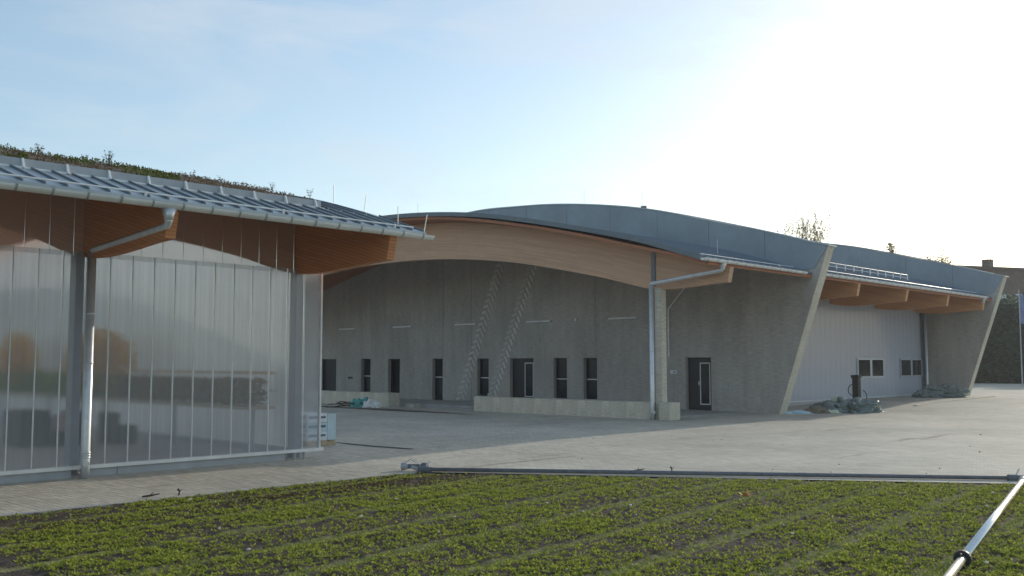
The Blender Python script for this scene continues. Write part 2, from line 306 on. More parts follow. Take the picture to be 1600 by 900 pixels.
# the paved yard: fine sheet near the right-hand hall where it rises a little
EDGE_Y = 12.90
def in_pave_near(x, y): return y > EDGE_Y+.005 and x < 17.9 and (x-FA.x)*FN.x+(y-FA.y)*FN.y > -9
g = G(); xs = [-40, 0, 4.0, 18.0, 26, 30, 33]+[34+i for i in range(0, 14)]+[50, 56, 64, 80, 110, 140]; yy = [12.9, 14, 15, 16.2, 17, 18, 19, 20, 21, 23, 26, 30, 40, 60, 90]
def grid(g, xs, yy, hole=None, z=yard_z):
    n = len(yy); b = len(g.v)
    g.v += [(x, y, z(x, y)) for x in xs for y in yy]
    for i in range(len(xs)-1):
        for j in range(n-1):
            if hole and hole((xs[i]+xs[i+1])/2, (yy[j]+yy[j+1])/2): continue
            g.f.append((b+i*n+j, b+(i+1)*n+j, b+(i+1)*n+j+1, b+i*n+j+1))
NEAR = lambda x, y: 4.0 < x < 18.0 and y < 16.2
grid(g, xs, yy, NEAR)
# right of the field: yard beyond the diagonal edge, down to the right of the frame
def edge_x(y): return FA.x+(FA.y-y)*(FD.x/-FD.y)+.10
yl = [-40, -20, -8, 0, 2.9, 5, 7, 9, 11, 12.9]
b = len(g.v); xr = [0, 18, 22, 26, 30, 34, 36, 38, 40, 42, 44, 48, 60, 140]
for y in yl:
    for k, x in enumerate(xr): g.v.append((edge_x(y) if k == 0 else max(x, edge_x(y)+.5*k), y, yard_z(x, y) if k else 0))
nn = len(xr)
for j in range(len(yl)-1):
    for k in range(nn-1): g.f.append((b+j*nn+k, b+j*nn+k+1, b+(j+1)*nn+k+1, b+(j+1)*nn+k))
yard = struct(mk('yard', g, 'pavers', fix=False))
# sand bed under the single pavers nearest the camera
g = G(); g.add([(4, 12.9, -.008), (18, 12.9, -.008), (18, 16.2, -.008), (4, 16.2, -.008)], [(0, 1, 2, 3)])
bed = mk('paving_bed', g, 'earth', yard)
gp = G(); c = .005; PW, PL = .1, .2
gp.add([(0, 0, -.03), (PW, 0, -.03), (PW, PL, -.03), (0, PL, -.03), (.0015, .0015, -.003), (PW-.0015, .0015, -.003), (PW-.0015, PL-.0015, -.003), (.0015, PL-.0015, -.003), (c, c, 0), (PW-c, c, 0), (PW-c, PL-c, 0), (c, PL-c, 0)],
       [(0, 1, 5, 4), (1, 2, 6, 5), (2, 3, 7, 6), (3, 0, 4, 7), (4, 5, 9, 8), (5, 6, 10, 9), (6, 7, 11, 10), (7, 4, 8, 11), (8, 9, 10, 11)])
slots = []; halves = []
for k in range(40, 180):
    off = -.1 if k % 2 == 0 else 0
    for n in range(63, 83):
        x = k*.1; y = n*.2+off
        if y < 12.899 or y+.2 > 16.201:
            if 12.79 < y < 12.899: halves.append((x, y+.1))
            elif y < 16.15 and y+.2 > 16.201: halves.append((x, y))
            continue
        slots.append((math.hypot(x, y), x, y))
slots.sort()
vis = [s for s in slots if -27.5 < math.degrees(math.atan2(s[2], s[1]))-43.8 < 27.6]
near = set(vis[:300]); first = None
for s in vis[:300]:
    d = (s[1], s[2], random.uniform(-.0015, .001))
    if first is None: first = mk('paver', gp, 'pavers', yard); first.location = d; continue
    c_ = first.copy(); COL.objects.link(c_); c_.parent = yard; c_.location = d
V0 = np.array(gp.v); gj = G(); vs = []; fs = []; n = 0
for s in slots:
    if s in near: continue
    vs.append(V0+np.array([s[1], s[2], random.uniform(-.0015, .001)])); fs += [tuple(i+n for i in q) for q in gp.f]; n += len(V0)
VH = V0.copy(); VH[VH[:, 1] > .1, 1] -= .1
for x, y in halves: vs.append(VH+np.array([x, y, 0])); fs += [tuple(i+n for i in q) for q in gp.f]; n += len(V0)
gj.v = np.vstack(vs).tolist(); gj.f = fs
stuff(mk('paver_spread', gj, 'pavers', yard, fix=False))
# edging stones along the field
edging = struct(mk('field_edging', G().box(2, 4.0, 12.78, 12.895, -.2, -.004), 'edge_concrete'))
e0 = None
for i in range(7):
    x = 4.003+i
    if e0 is None: e0 = mk('edging_stone', G().box(x, x+.992, 12.78, 12.895, -.2, .004), 'edge_concrete', edging)
    else: dupe(e0, 'edging_stone', edging, (i*1.0-.0, 0, random.uniform(-.004, .003)))
# soil bed
nx, ny = 300, 270
X = np.linspace(2.2, 17.8, nx); Y = np.linspace(1.5, 12.77, ny); XX, YY = np.meshgrid(X, Y, indexing='ij')
TR0, TRD = 3.66, 1.11
def track(x, y):
    q = (y-.1*x-TR0)/TRD; d = np.abs(q-np.round(q))*TRD
    return np.clip(1.5-d/.09, 0, 1)
def vnoise(x, y, sc, seed):
    r = np.random.default_rng(seed).random((64, 64)); u = (x*sc) % 63; v = (y*sc) % 63
    i = np.floor(u).astype(int); j = np.floor(v).astype(int); a = u-i; b = v-j; a = a*a*(3-2*a); b = b*b*(3-2*b)
    return (r[i, j]*(1-a)+r[(i+1) % 64, j]*a)*(1-b)+(r[i, (j+1) % 64]*(1-a)+r[(i+1) % 64, (j+1) % 64]*a)*b
TT = track(XX, YY)
ZZ = -.035+.035*vnoise(XX, YY, 9, 1)+.02*vnoise(XX, YY, 20, 2)-.012*TT
side = (XX-FA.x)*FN.x+(YY-FA.y)*FN.y
gs = G(); gs.v = np.stack([XX, YY, ZZ], -1).reshape(-1, 3).tolist()
idx = np.arange(nx*ny).reshape(nx, ny); ok = (side[:-1, :-1] < 0)
q = np.stack([idx[:-1, :-1], idx[1:, :-1], idx[1:, 1:], idx[:-1, 1:]], -1)[ok]; gs.f = [tuple(r) for r in q.tolist()]
field = struct(mk('field', gs, 'soil', fix=False, smooth=True))
at = field.data.attributes.new('track', 'FLOAT', 'POINT'); at.data.foreach_set('value', (TT*(.5+.5*vnoise(XX, YY, 1.1, 5))).reshape(-1).astype(np.float32))
def leaves(P, size, tilt, per, mname, name, parent=None, up=.0, aspect=1.7, rng=RNG, spread=1.0):
    """P: plant points (n,3). Each plant gets `per` small folded leaves."""
    n = len(P); P = np.repeat(P, per, 0); k = len(P)
    a = rng.random(k)*2*np.pi; s = size*(.55+.75*rng.random(k)); th = tilt*(.4+.9*rng.random(k))
    d = np.stack([np.cos(a)*np.cos(th), np.sin(a)*np.cos(th), np.sin(th)], -1); sd = np.stack([-np.sin(a), np.cos(a), np.zeros(k)], -1)
    nrm = np.cross(d, sd)*-1
    L_ = (s*aspect)[:, None]; W_ = (s*.5)[:, None]; b = P+d*(s*.15*spread)[:, None]+np.array([0, 0, up])*rng.random((k, 1))
    v = np.stack([b, b+d*L_*.5+sd*W_+nrm*W_*.3, b+d*L_, b+d*L_*.5-sd*W_+nrm*W_*.3], 1).reshape(-1, 3)
    f = np.arange(4*k).reshape(k, 4)
    me = bpy.data.meshes.new(name); me.vertices.add(4*k); me.vertices.foreach_set('co', v.reshape(-1).astype(np.float32))
    me.loops.add(4*k); me.loops.foreach_set('vertex_index', f.reshape(-1).astype(np.int32)); me.polygons.add(k)
    me.polygons.foreach_set('loop_start', (np.arange(k)*4).astype(np.int32)); me.polygons.foreach_set('loop_total', np.full(k, 4, np.int32)); me.update(); me.validate()
    me.materials.append(M[mname]); o = bpy.data.objects.new(name, me); COL.objects.link(o)
    if parent is not None:
        o.parent = parent; ORG[o] = ORG[parent]; o.location = -ORG[parent]
    return o
def zfield(x, y): return -.035+.035*vnoise(x, y, 9, 1)+.02*vnoise(x, y, 20, 2)-.012*track(x, y)
N = 165000; px = RNG.uniform(3.5, 17, N); py = RNG.uniform(2.4, 12.72, N)
row = np.round((py-.1*px)/.11)*.11; py = row+.1*px+RNG.normal(0, .03, N)
keep = ((px-FA.x)*FN.x+(py-FA.y)*FN.y < -.10) & (py < 12.74)
ang = np.degrees(np.arctan2(py, px))-43.8; dd = px*np.cos(AZ)+py*np.sin(AZ); keep &= (np.abs(ang) < 42) & (dd > 6.0)
dens = .28+.75*vnoise(px, py, .9, 11)*vnoise(px, py, 2.6, 12)*2.0; dens *= 1-.9*track(px, py)
bare = vnoise(px, py, .55, 21); dens *= np.where(bare > .72, .45, 1)
bnd = np.exp(-((py-11.9)/.5)**2)*(vnoise(px, py, .5, 31) > .25); dens *= 1-.45*bnd
keep &= RNG.random(N) < dens*.62
px, py = px[keep], py[keep]; P = np.stack([px, py, zfield(px, py)], -1)
band = np.exp(-((py-11.9)/.5)**2); red = RNG.random(len(P)) < .07+.75*band*(vnoise(px, py, .5, 31) > .25)
o = leaves(P[~red], .0185, .7, 5, 'seedling', 'seedlings', up=.016); tag(o, 'low green seedlings sprouting in rows over the dark soil', 'seedlings', kind='stuff')
o = leaves(P[red], .017, .6, 5, 'seedling_red', 'seedlings'); tag(o, 'reddish brown withered seedlings in the strip near the paving', 'seedlings', kind='stuff')
# thin grass pressed into the wheel tracks
N = 42000; qx = RNG.uniform(4, 17, N); k = RNG.integers(-2, 9, N); qy = TR0+TRD*k+.1*qx+RNG.normal(0, .04, N)
kp = ((qx-FA.x)*FN.x+(qy-FA.y)*FN.y < -.1) & (qy < 12.7) & (qy > 2.2) & (RNG.random(N) < .25+.75*vnoise(qx, qy, 1.1, 5)) & (np.abs(np.degrees(np.arctan2(qy, qx))-43.8) < 42)
qx, qy = qx[kp], qy[kp]
o = leaves(np.stack([qx, qy, zfield(qx, qy)], -1), .011, .9, 2, 'seedling', 'track_grass', aspect=2.4); o.data.materials[0] = M['track_leaf']; tag(o, 'thin grass growing in the wheel tracks between the beds', 'grass', kind='stuff')

# ------------------------------------------------------------------ shared builders
def beam(parent, x0, x1, dy, dz, m, name='arch_beam', y1=None):
    ya, yb = 16.32, (y1 or 2*YC-16.32); n = 64
    lo = [(y+dy, SOFF(y)+dz) for y in ys(ya, yb, n)]; hi = [(y+dy, BTOP(y)+dz) for y in ys(ya, yb, n)]
    if dy < -1: hi = [(y, z+WL(y)) for y, z in hi]
    hi[0] = (hi[0][0]-.10, hi[0][1])
    return mk(name, G().band(lo, hi, x0, x1), m, parent, uv=lambda p: (p.y, p.z-BTOP(p.y-dy)-dz+3 if abs(p.x-x0) < .5 else 0))
def roof_shell(parent, x0, x1, dy, dz, m, name, over=.0, th=.05, y0=16.28, y1=None, n=56):
    yy = ys(y0, y1 or 2*YC-16.28, n)
    w_ = WL if dy < -1 else (lambda q: 0)
    return mk(name, G().band([(y+dy, ROOF(y)+dz+over-th+w_(y+dy)) for y in yy], [(y+dy, ROOF(y)+dz+over+w_(y+dy)) for y in yy], x0, x1), m, parent)
def gutter(parent, x0, x1, y, z, r=.075, step=.46, m='pale_metal'):
    n = 8; g = G(); v = []
    for x in (x0, x1):
        for rr in (r, r-.008):
            for k in range(n+1):
                a = math.pi+math.pi*k/n; v.append((x, y+rr*math.cos(a), z+rr*math.sin(a)))
    m_ = n+1; f = []
    for k in range(n):
        f += [(k, k+1, 2*m_+k+1, 2*m_+k), (m_+k, 3*m_+k, 3*m_+k+1, m_+k+1), (k, m_+k, m_+k+1, k+1), (2*m_+k, 2*m_+k+1, 3*m_+k+1, 3*m_+k)]
    f += [(0, 2*m_, 3*m_, m_), (n, m_+n, 3*m_+n, 2*m_+n)]
    g.add(v, f); gt = mk('gutter', g, m, parent)
    g2 = G(); e = [(y+r*1.0*math.cos(math.pi+math.pi*k/6), z+r*math.sin(math.pi+math.pi*k/6)) for k in range(7)]
    for xx in (x0, x1-.004): mk('end_cap', G().prism(e, xx, xx+.004), m, gt)
    b0 = None; x = x0+.2
    while x < x1-.05:
        if b0 is None:
            gb = G(); R = r+.006; pts = [(y+R*math.cos(math.pi+math.pi*k/6), z+R*math.sin(math.pi+math.pi*k/6)) for k in range(7)]
            gb.band(pts, [(a*1.0+(0), b_+.006) for a, b_ in [(y+(R-.008)*math.cos(math.pi+math.pi*k/6), z+(R-.008)*math.sin(math.pi+math.pi*k/6)) for k in range(7)]], x, x+.03)
            gb.box(x, x+.03, y-R-.004, y-R+.008, z-.01, z+.03); b0 = mk('bracket', gb, 'grey_metal', gt); bx = x
        else: dupe(b0, 'bracket', gt, (x-bx, 0, 0))
        x += step
    return gt
def seams(parent, xs, dy, dz, y0, y1, m, n, h=.032, wd=.022):
    x = xs[0]; yy = ys(y0, y1, n); w_ = WL if dy < -1 else (lambda q: 0)
    s = mk('roof_seam', G().band([(y+dy, ROOF(y)+dz+.001+w_(y+dy)) for y in yy], [(y+dy, ROOF(y)+dz+h+w_(y+dy)) for y in yy], x, x+wd), m, parent)
    for q in xs[1:]: dupe(s, 'roof_seam', parent, (q-x, 0, 0))
def rail(parent, x0, x1, y, z0, step, h=.12, name='snow_guard', two=True, m='pale_metal'):
    g = G().tube([(x0, y, z0+h), (x1, y, z0+h)], .014, 6)
    if two: g.tube([(x0, y, z0+h*.45), (x1, y, z0+h*.45)], .014, 6)
    r = mk(name, g, m, parent); b0 = None; x = x0+.1
    while x < x1:
        if b0 is None: b0 = mk('post', G().box(x, x+.03, y-.02, y+.02, z0-.02, z0+h+.02), m, r); bx = x
        else: dupe(b0, 'post', r, (x-bx, 0, 0))
        x += step
    return r
def downpipe(parent, top, x, y, zt, zb, xg, yg, zg, r=.055, m='galv', rv=None):
    """gutter outlet, sloping arm back to the wall, then straight down"""
    rv = rv or r*1.25
    p = mk('downpipe', G().tube([(x, y, zb), (x, y, zb+.3), (x, y, zt)], rv, 12), m, parent, smooth=True)
    mk('arm', G().tube([(x, y, zt-.03), (x, y-.05, zt+.02), (xg, yg+.04, zg+.05), (xg, yg, zg+.12), (xg, yg, top-.16)], [r, r, r, r*1.15, r*1.2], 12), m, p, smooth=True)
    mk('funnel', G().tube([(xg, yg, top-.18), (xg, yg, top-.13), (xg, yg, top-.02)], [r*1.25, r*1.4, r*2.2], 12), m, p, smooth=True)
    for zc in (zb+.32, zb+.36, zb+.40, (zt+zb)*.5, zt*.72): mk('collar', G().tube([(x, y, zc), (x, y, zc+.03)], rv+.008, 12), m, p, smooth=True)
    mk('cleanout', G().tube([(x-.02, y-rv-.02, zb+.24), (x+.0, y-rv+.03, zb+.24)], .05, 12), m, p)
    return p
def rod(parent, x, y, z, lean=(0, 0), h=.45):
    mk('lightning_rod', G().tube([(x, y, z), (x+lean[0], y+lean[1], z+h)], .008, 5), 'pale_metal', parent)

# ------------------------------------------------------------------ left hall with the translucent wall
DYL, DZL = -2.9, -.72; YF = 16.2; XE = 11.36
LH = thing('workshop_hall', (8, 16.2, 0), 'low hall with translucent sheet wall, timber beams and planted roof', 'building')
LX0 = -3.0
mk('floor', G().box(LX0, XE, 16.3, 48.5, -.1, .012), 'floor_screed', LH)
for x in (2.62, 6.71, 10.82): beam(LH, x, x+.16, DYL, DZL, 'glulam_red')
# deck boards under the roof: each runs along x, lapped in y
dk = None
yy = ys(16.28, 29.8, 36)
DZB = DZL; DZR = DZL-.12
mk('roof_deck', G().band([(y+DYL, BTOP(y)+DZB+.002+WL(y+DYL)) for y in yy], [(y+DYL, BTOP(y)+DZB+.026+WL(y+DYL)) for y in yy], LX0, 11.62), 'deck_boards', LH, uv=lambda p: (p.x, p.y))
roof_shell(LH, LX0, 11.70, DYL, DZR, 'zinc', 'roof_sheet', th=.06, y1=29.8)
roof_shell(LH, LX0, 11.70, DYL, DZR, 'sheet_roof', 'added_rooflight', th=.06, y0=29.85, y1=46.0)  # unseen translucent roof strip, added to brighten the hall interior
roof_shell(LH, LX0, 11.70, DYL, DZR, 'zinc', 'roof_sheet', th=.06, y0=46.05)
seams(LH, [11.66-.29*i for i in range(36)], DYL, DZR, 16.3, 17.62, 'zinc_dark', 5)
seams(LH, [11.66-.29*i for i in range(1, 5)], DYL, DZR, 17.66, 24, 'zinc_dark', 14)
gutter(LH, LX0, 11.74, 13.27, 4.145, .08)
rail(LH, LX0+.1, 11.45, 13.45, ROOF(16.35)+DZR, 2.3, .05, two=False)
up = mk('roof_upstand', G().box(LX0, 10.35, 14.75, 14.80, ROOF(17.65)+DZR-.04, ROOF(17.65)+DZR+.135), 'grey_metal', LH)
b0 = None
for i in range(18):
    x = 10.2-.63*i; z = ROOF(17.65)+DZR
    gb = G().add([(x, 14.66, z-.01), (x+.03, 14.66, z-.01), (x+.03, 14.748, z-.01), (x, 14.748, z-.01), (x, 14.73, z+.14), (x+.03, 14.73, z+.14), (x+.03, 14.748, z+.14), (x, 14.748, z+.14)], [(0, 3, 2, 1), (4, 5, 6, 7), (0, 1, 5, 4), (1, 2, 6, 5), (2, 3, 7, 6), (3, 0, 4, 7)])
    if b0 is None: b0 = mk('bracket', gb, 'pale_metal', up)
    else: dupe(b0, 'bracket', up, (-.63*i, 0, 0))
mk('strip_flashing', G().box(LX0, 10.4, 14.70, 14.75, ROOF(17.62)+DZR-.02, ROOF(17.62)+DZR+.02), 'pale_metal', LH)
# planted roof
nx, ny = 90, 60; X = np.linspace(LX0, 10.5, nx); Y = np.linspace(14.81, 26.8, ny); XX, YY = np.meshgrid(X, Y, indexing='ij')
RZ = np.array([ROOF(y-DYL)+DZR+WL(y) for y in Y])[None, :]
taper = np.clip((10.6-XX-.10*(YY-14.8))/.6, 0, 1)
ZZ = RZ+.02+taper*(.02+.05*vnoise(XX+9, YY, 3, 41)+.035*vnoise(XX+9, YY, 9, 42))
gs = G(); gs.v = np.stack([XX, YY, ZZ], -1).reshape(-1, 3).tolist(); idx = np.arange(nx*ny).reshape(nx, ny)
gs.f = [tuple(r) for r in np.stack([idx[:-1, :-1], idx[1:, :-1], idx[1:, 1:], idx[:-1, 1:]], -1).reshape(-1, 4).tolist()]
stuff(mk('roof_substrate', gs, 'substrate', LH, fix=False, smooth=True))
N = 13000; rx = RNG.uniform(LX0+1, 10.3, N); ry = 14.85+RNG.random(N)**1.3*11.8
kp = rx < 10.45-.10*(ry-14.8); rx, ry = rx[kp], ry[kp]
rz = np.array([ROOF(y-DYL)+DZR+WL(y) for y in ry])+.02+.05*vnoise(rx+9, ry, 3, 41)+.04*vnoise(rx+9, ry, 9, 42)
P = np.stack([rx, ry, rz], -1); gm = vnoise(rx+3, ry, 1.6, 51)
stuff(leaves(P[gm <= .8], .02, .9, 4, 'sedum', 'sedum', LH, up=.05)); stuff(leaves(P[gm > .8], .025, 1.0, 6, 'sedum_green', 'sedum', LH, up=.09))
for x, y, ln in ((11.6, 16.1, (0, 0)), (11.6, 15.1, (.1, .06)), (11.5, 13.95, (0, 0)), (11.66, 13.4, (.1, .03))): rod(LH, x, y, ROOF(y-DYL)+DZR, ln, .34)
# front wall: single sheets, clamping strips, rails
pitch = .385; x = XE; s0 = None; u0 = None; p0 = None; k = 0
while x-pitch > LX0+3:
    a, b_ = x-pitch+.004, x-.004
    if s0 is None:
        s0 = mk('wall_sheet', G().box(a, b_, 16.15, 16.185, .20, 3.67), 'sheet_clear', LH)
        u0 = mk('upper_sheet', G().box(a-.192, b_-.188, 16.24, 16.27, 3.60, 4.80), 'sheet_upper', LH)
        p0 = mk('joint_strip', G().box(a-.010, a+.002, 16.128, 16.149, .20, 3.66), 'white_frame', LH)
    else:
        dupe(s0, 'wall_sheet', LH, (-pitch*k, 0, 0)); dupe(u0, 'upper_sheet', LH, (-pitch*k, 0, 0)); dupe(p0, 'joint_strip', LH, (-pitch*k, 0, 0))
    x -= pitch; k += 1
mk('corner_strip', G().box(XE-.005, XE+.028, 16.12, 16.20, .19, 3.69), 'white_frame', LH)
mk('base_rail', G().box(LX0, XE+.10, 16.11, 16.22, .135, .195), 'pale_metal', LH)
for x in (10.80, 11.02): mk('rail_foot', G().box(x, x+.03, 16.13, 16.2, 0, .134), 'grey_metal', LH)
mk('base_board', G().box(LX0, 6.60, 16.17, 16.25, -.03, .133), 'grey_metal', LH); mk('base_board', G().box(6.86, 7.35, 16.17, 16.25, -.03, .133), 'grey_metal', LH); mk('base_board', G().box(7.36, 10.62, 16.17, 16.25, -.03, .133), 'grey_metal', LH)
for x in (2.60, 6.64, 10.93): mk('column', G().box(x, x+.14, 16.36, 16.58, 0, 3.66), 'column_dark', LH)
downpipe(LH, 4.085, 6.73, 15.95, 3.66, 0, 6.70, 13.30, 3.78, .05, rv=.068)
# gable sheets toward the yard
s0 = None; yv = 17.0; k = 0
while yv < 46:
    zt = min(BTOP(yv-DYL), BTOP(yv+.8-DYL))+DZL-.02
    if abs(yv-17.0) < .01 or True:
        mk('gable_sheet', G().box(XE-.03, XE, yv+.005, yv+.795, .15, zt), 'sheet_gable', LH)
    yv += .8; k += 1
mk('gable_rail', G().box(XE-.05, XE+.02, 16.7, 46.2, .03, .148), 'grey_metal', LH)
# things standing inside
bench = thing('plant_bench', (10.6, 25, 0), 'long bench of plants seen blurred through the translucent wall', 'bench')
mk('bench_top', G().box(10.35, 10.90, 17.0, 34, .93, .99), 'wood_raw', bench)
for y in (17.3, 20.5, 24, 27.5, 31, 33.7): mk('leg', G().box(10.55, 10.63, y, y+.08, 0.012, .93), 'grey_metal', bench)
mk('back_rail', G().box(10.84, 10.90, 17.0, 34, 1.62, 1.68), 'wood_pale', bench)
for y in (22.5, 28, 33.9): mk('rail_post', G().box(10.85, 10.89, y, y+.05, .99, 1.62), 'wood_pale', bench)
N = 2600; y = RNG.uniform(23.2, 34, N); P = np.stack([RNG.uniform(10.38, 10.86, N), y, 1.0+.55*RNG.random(N)], -1); stuff(leaves(P, .07, .7, 3, 'bench_green', 'bench_plants', bench))
y = RNG.uniform(17.1, 23.1, N); P = np.stack([RNG.uniform(10.38, 10.86, N), y, 1.0+.5*RNG.random(N)], -1); stuff(leaves(P, .06, .7, 3, 'bench_olive', 'bench_plants', bench))
def bush(name, c, r, n, m, label, cat, size=.08, pot=True):
    t = thing(name, (c[0], c[1], c[2]), label, cat, 'yellow shrubs on the plant bench')
    u = RNG.normal(size=(n, 3)); u /= np.linalg.norm(u, axis=1)[:, None]; rad = RNG.random(n)**.4
    P = np.array([c[0], c[1], c[2]+r[2]*1.05])+u*rad[:, None]*np.array(r); stuff(leaves(P, size, .5, 3, m, 'foliage', t))
    mk('stem', G().tube([(c[0], c[1], c[2]), (c[0], c[1], c[2]+r[2])], .03, 6), 'bark', t)
    return t
bush('yellow_shrub', (10.6, 24.6, .995), (.3, 2.0, .83), 1500, 'yellow_leaf', 'broad yellow shrub on the bench beside the downpipe, blurred by sheets', 'shrub')
bush('yellow_shrub', (10.6, 30.0, .995), (.3, 1.5, .85), 1100, 'yellow_leaf', 'yellow shrub on the bench at the left edge, blurred by sheets', 'shrub')
def crate(c, s, label, rot=0):
    t = thing('crate', c, label, 'crate', 'dark crates on the hall floor')
    x, y, z = c; a, b, h = s
    mk('base', G().box(x-a, x+a, y-b, y+b, z+.0, z+.06), 'crate_dark', t)
    for sx in (-1, 1): mk('side_panel', G().box(x+sx*a-.015, x+sx*a+.015, y-b, y+b, z+.06, z+h), 'crate_dark', t)
    for sy in (-1, 1): mk('end_panel', G().box(x-a+.016, x+a-.016, y+sy*b-.015, y+sy*b+.015, z+.06, z+h), 'crate_dark', t)
    mk('fill', G().box(x-a+.016, x+a-.016, y-b+.016, y+b-.016, z+.06, z+h-.06), 'crate_dark', t)
    return t
crate((8.45, 23.2, .012), (.30, .5, .78), 'dark crate at the left edge, seen through the translucent wall')
cs = crate((8.95, 23.0, .012), (.17, .4, .62), 'dark crate with a red striped board, seen through the wall')
bd = mk('warning_board', G().box(8.74, 9.02, 22.46, 22.49, .35, .72), 'white_frame', cs)
for i in range(3): mk('stripe', G().add([(8.75+i*.09, 22.455, .36), (8.80+i*.09, 22.455, .36), (8.83+i*.09, 22.455, .71), (8.78+i*.09, 22.455, .71)], [(0, 1, 2, 3)]), 'stripe_red', bd, fix=False)
crate((9.35, 22.8, .012), (.17, .4, .74), 'dark crate left of the hall column, blurred by sheets')
crate((10.0, 22.5, .012), (.11, .3, .70), 'tall narrow dark crate right of the downpipe, blurred by sheets')
crate((10.22, 22.0, .012), (.10, .25, .42), 'low dark crate beside the tall narrow one, blurred by sheets')

# ------------------------------------------------------------------ canopy over the yard
CN = thing('canopy', (26.9, 19, 0), 'arched timber canopy in front of the concrete wall', 'canopy')
XB = 26.8; X1 = 32.4
beam(CN, XB, XB+.22, 0, 0, 'glulam')
yy = ys(16.3, 2*YC-16.3, 60)
mk('roof_deck', G().band([(y, BTOP(y)+.012) for y in yy], [(y, BTOP(y)+.12) for y in yy], 25.68, X1-.01), 'deck_boards', CN, uv=lambda p: (p.x, p.y))
roof_shell(CN, 25.6, X1-.045, 0, 0, 'zinc_roof', 'roof_sheet', th=.07, n=64)
mk('verge_trim', G().band([(y, ROOF(y)-.13) for y in yy], [(y, ROOF(y)+.035) for y in yy], 25.57, 25.598), 'zinc_dark', CN)
seams(CN, [25.62+.42*i for i in range(16)], 0, 0, 16.32, 33, 'zinc_roof', 28)
gutter(CN, 25.2, 31.75, 16.20, 5.02, .085, .55)
rail(CN, 25.7, 31.6, 16.6, ROOF(16.6), 2.4, .05, two=False)
for sgn in (0, 1):
    y = 18.92 if not sgn else 2*YC-18.92
    mk('column', G().box(26.72, 26.98, y-.13, y+.13, 0, 4.33), 'light_concrete', CN)
mk('joint_plate', G().box(26.76, 26.798, 19.06, 19.22, 4.40, 5.56), 'zinc_dark', CN)
downpipe(CN, 4.98, 26.42, 18.98, 4.44, 0, 26.45, 16.28, 4.68, .065, rv=.075)
for x, y in ((28.3, 17.6), (26.2, 30.5)): rod(CN, x, y, ROOF(y), (0, 0), .5)
rod(CN, 26.0, 24.8, ROOF(24.8), (.1, .5), .12)

# ------------------------------------------------------------------ concrete wall with doors
def conc_wall(name, X, th, dy, dz, at, label, base_y, ops, joints, mface):
    t = thing(name, at, label, 'wall')
    top = lambda y: WTOP(y-dy)+dz
    tip = 15.69+dy; yend = 2*YC-15.69+dy-1.8
    def slab(a, b, x0, x1, nm, m):
        cuts = {a, b}
        for o in ops:
            for q in (o[0], o[1]):
                if a < q < b: cuts.add(q)
        y = math.ceil(a)
        while y < b: cuts.add(float(y)); y += 1
        cs = sorted(cuts); g = G()
        for p, q in zip(cs[:-1], cs[1:]):
            if q-p < 1e-4: continue
            zs = [(0-.05, None)]
            mid = (p+q)/2; hole = [o for o in ops if o[0] <= mid <= o[1]]
            if hole:
                _, _, z0, z1 = hole[0][:4]
                if z0 > .01: g.prism([(p, -.05), (q, -.05), (q, z0), (p, z0)], x0, x1)
                g.prism([(p, z1), (q, z1), (q, top(q)), (p, top(p))], x0, x1)
            else: g.prism([(p, -.05), (q, -.05), (q, top(q)), (p, top(p))], x0, x1)
        # weld the inner faces away so the slab is one clean shell
        b_ = bmesh.new(); me = bpy.data.meshes.new('t'); me.from_pydata(g.v, [], g.f); b_.from_mesh(me)
        bmesh.ops.remove_doubles(b_, verts=b_.verts, dist=1e-4)
        seen = {}; kill = []
        for f in b_.faces:
            kk = tuple(sorted(v.index for v in f.verts)); 
            if kk in seen: kill += [f, seen[kk]]
            else: seen[kk] = f
        bmesh.ops.delete(b_, geom=kill, context='FACES_ONLY'); b_.to_mesh(me)
        g2 = G(); g2.v = [tuple(v.co) for v in me.vertices]; g2.f = [tuple(p.vertices) for p in me.polygons]; b_.free()
        return mk(nm, g2, m, t)
    js = [base_y]+list(joints)+[yend]
    for a, b in zip(js[:-1], js[1:]): slab(a+(.009 if a != base_y else 0), b-.009, X, X+.1, 'concrete_panel', mface)
    slab(base_y, yend, X+.1, X+th, 'wall_core', mface)
    poly = [(base_y, -.05), (tip, top(tip)-.0)]+[(y, top(y)) for y in ys(tip, base_y, 5)[1:]]
    mk('slanted_edge', G().prism(poly, X, X+th), mface, t)
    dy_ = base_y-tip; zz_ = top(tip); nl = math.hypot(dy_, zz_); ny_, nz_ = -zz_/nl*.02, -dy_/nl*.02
    mk('lit_edge_face', G().prism([(base_y, .0), (tip, zz_-.0), (tip+ny_, zz_+nz_), (base_y+ny_, .0)], X+.006, X+th-.006), 'light_concrete', t)  # paler smooth formed face; light bounced off the ground also put into its colour
    yy = ys(tip-.08, yend, 60)
    mk('coping', G().band([(y, top(max(y, tip))+.004) for y in yy], [(y, top(max(y, tip))+.055) for y in yy], X-.06, X+th+.06), 'zinc', t)
    return t, top
OPS = [(20.52, 21.68, -.06, 2.06, 'door'), (26.10, 26.84, .30, 2.06, 'win'), (27.77, 28.55, .30, 2.06, 'win'), (29.74, 31.21, .10, 2.06, 'door2'), (32.58, 33.35, .30, 2.06, 'win'),
       (35.78, 36.54, .0, 2.06, 'win'), (39.04, 39.99, -.06, 2.06, 'open'), (41.46, 42.26, .30, 2.06, 'win'), (44.5, 46.0, .05, 2.06, 'door3')]
W1, top1 = conc_wall('concrete_wall', X1, .5, 0, 0, (X1, 17.7, 0), 'tall dark concrete wall with slim windows, doors and tyre tread relief', 17.70, OPS, [26.15, 33.75, 35.77, 43.4], 'wall_concrete')
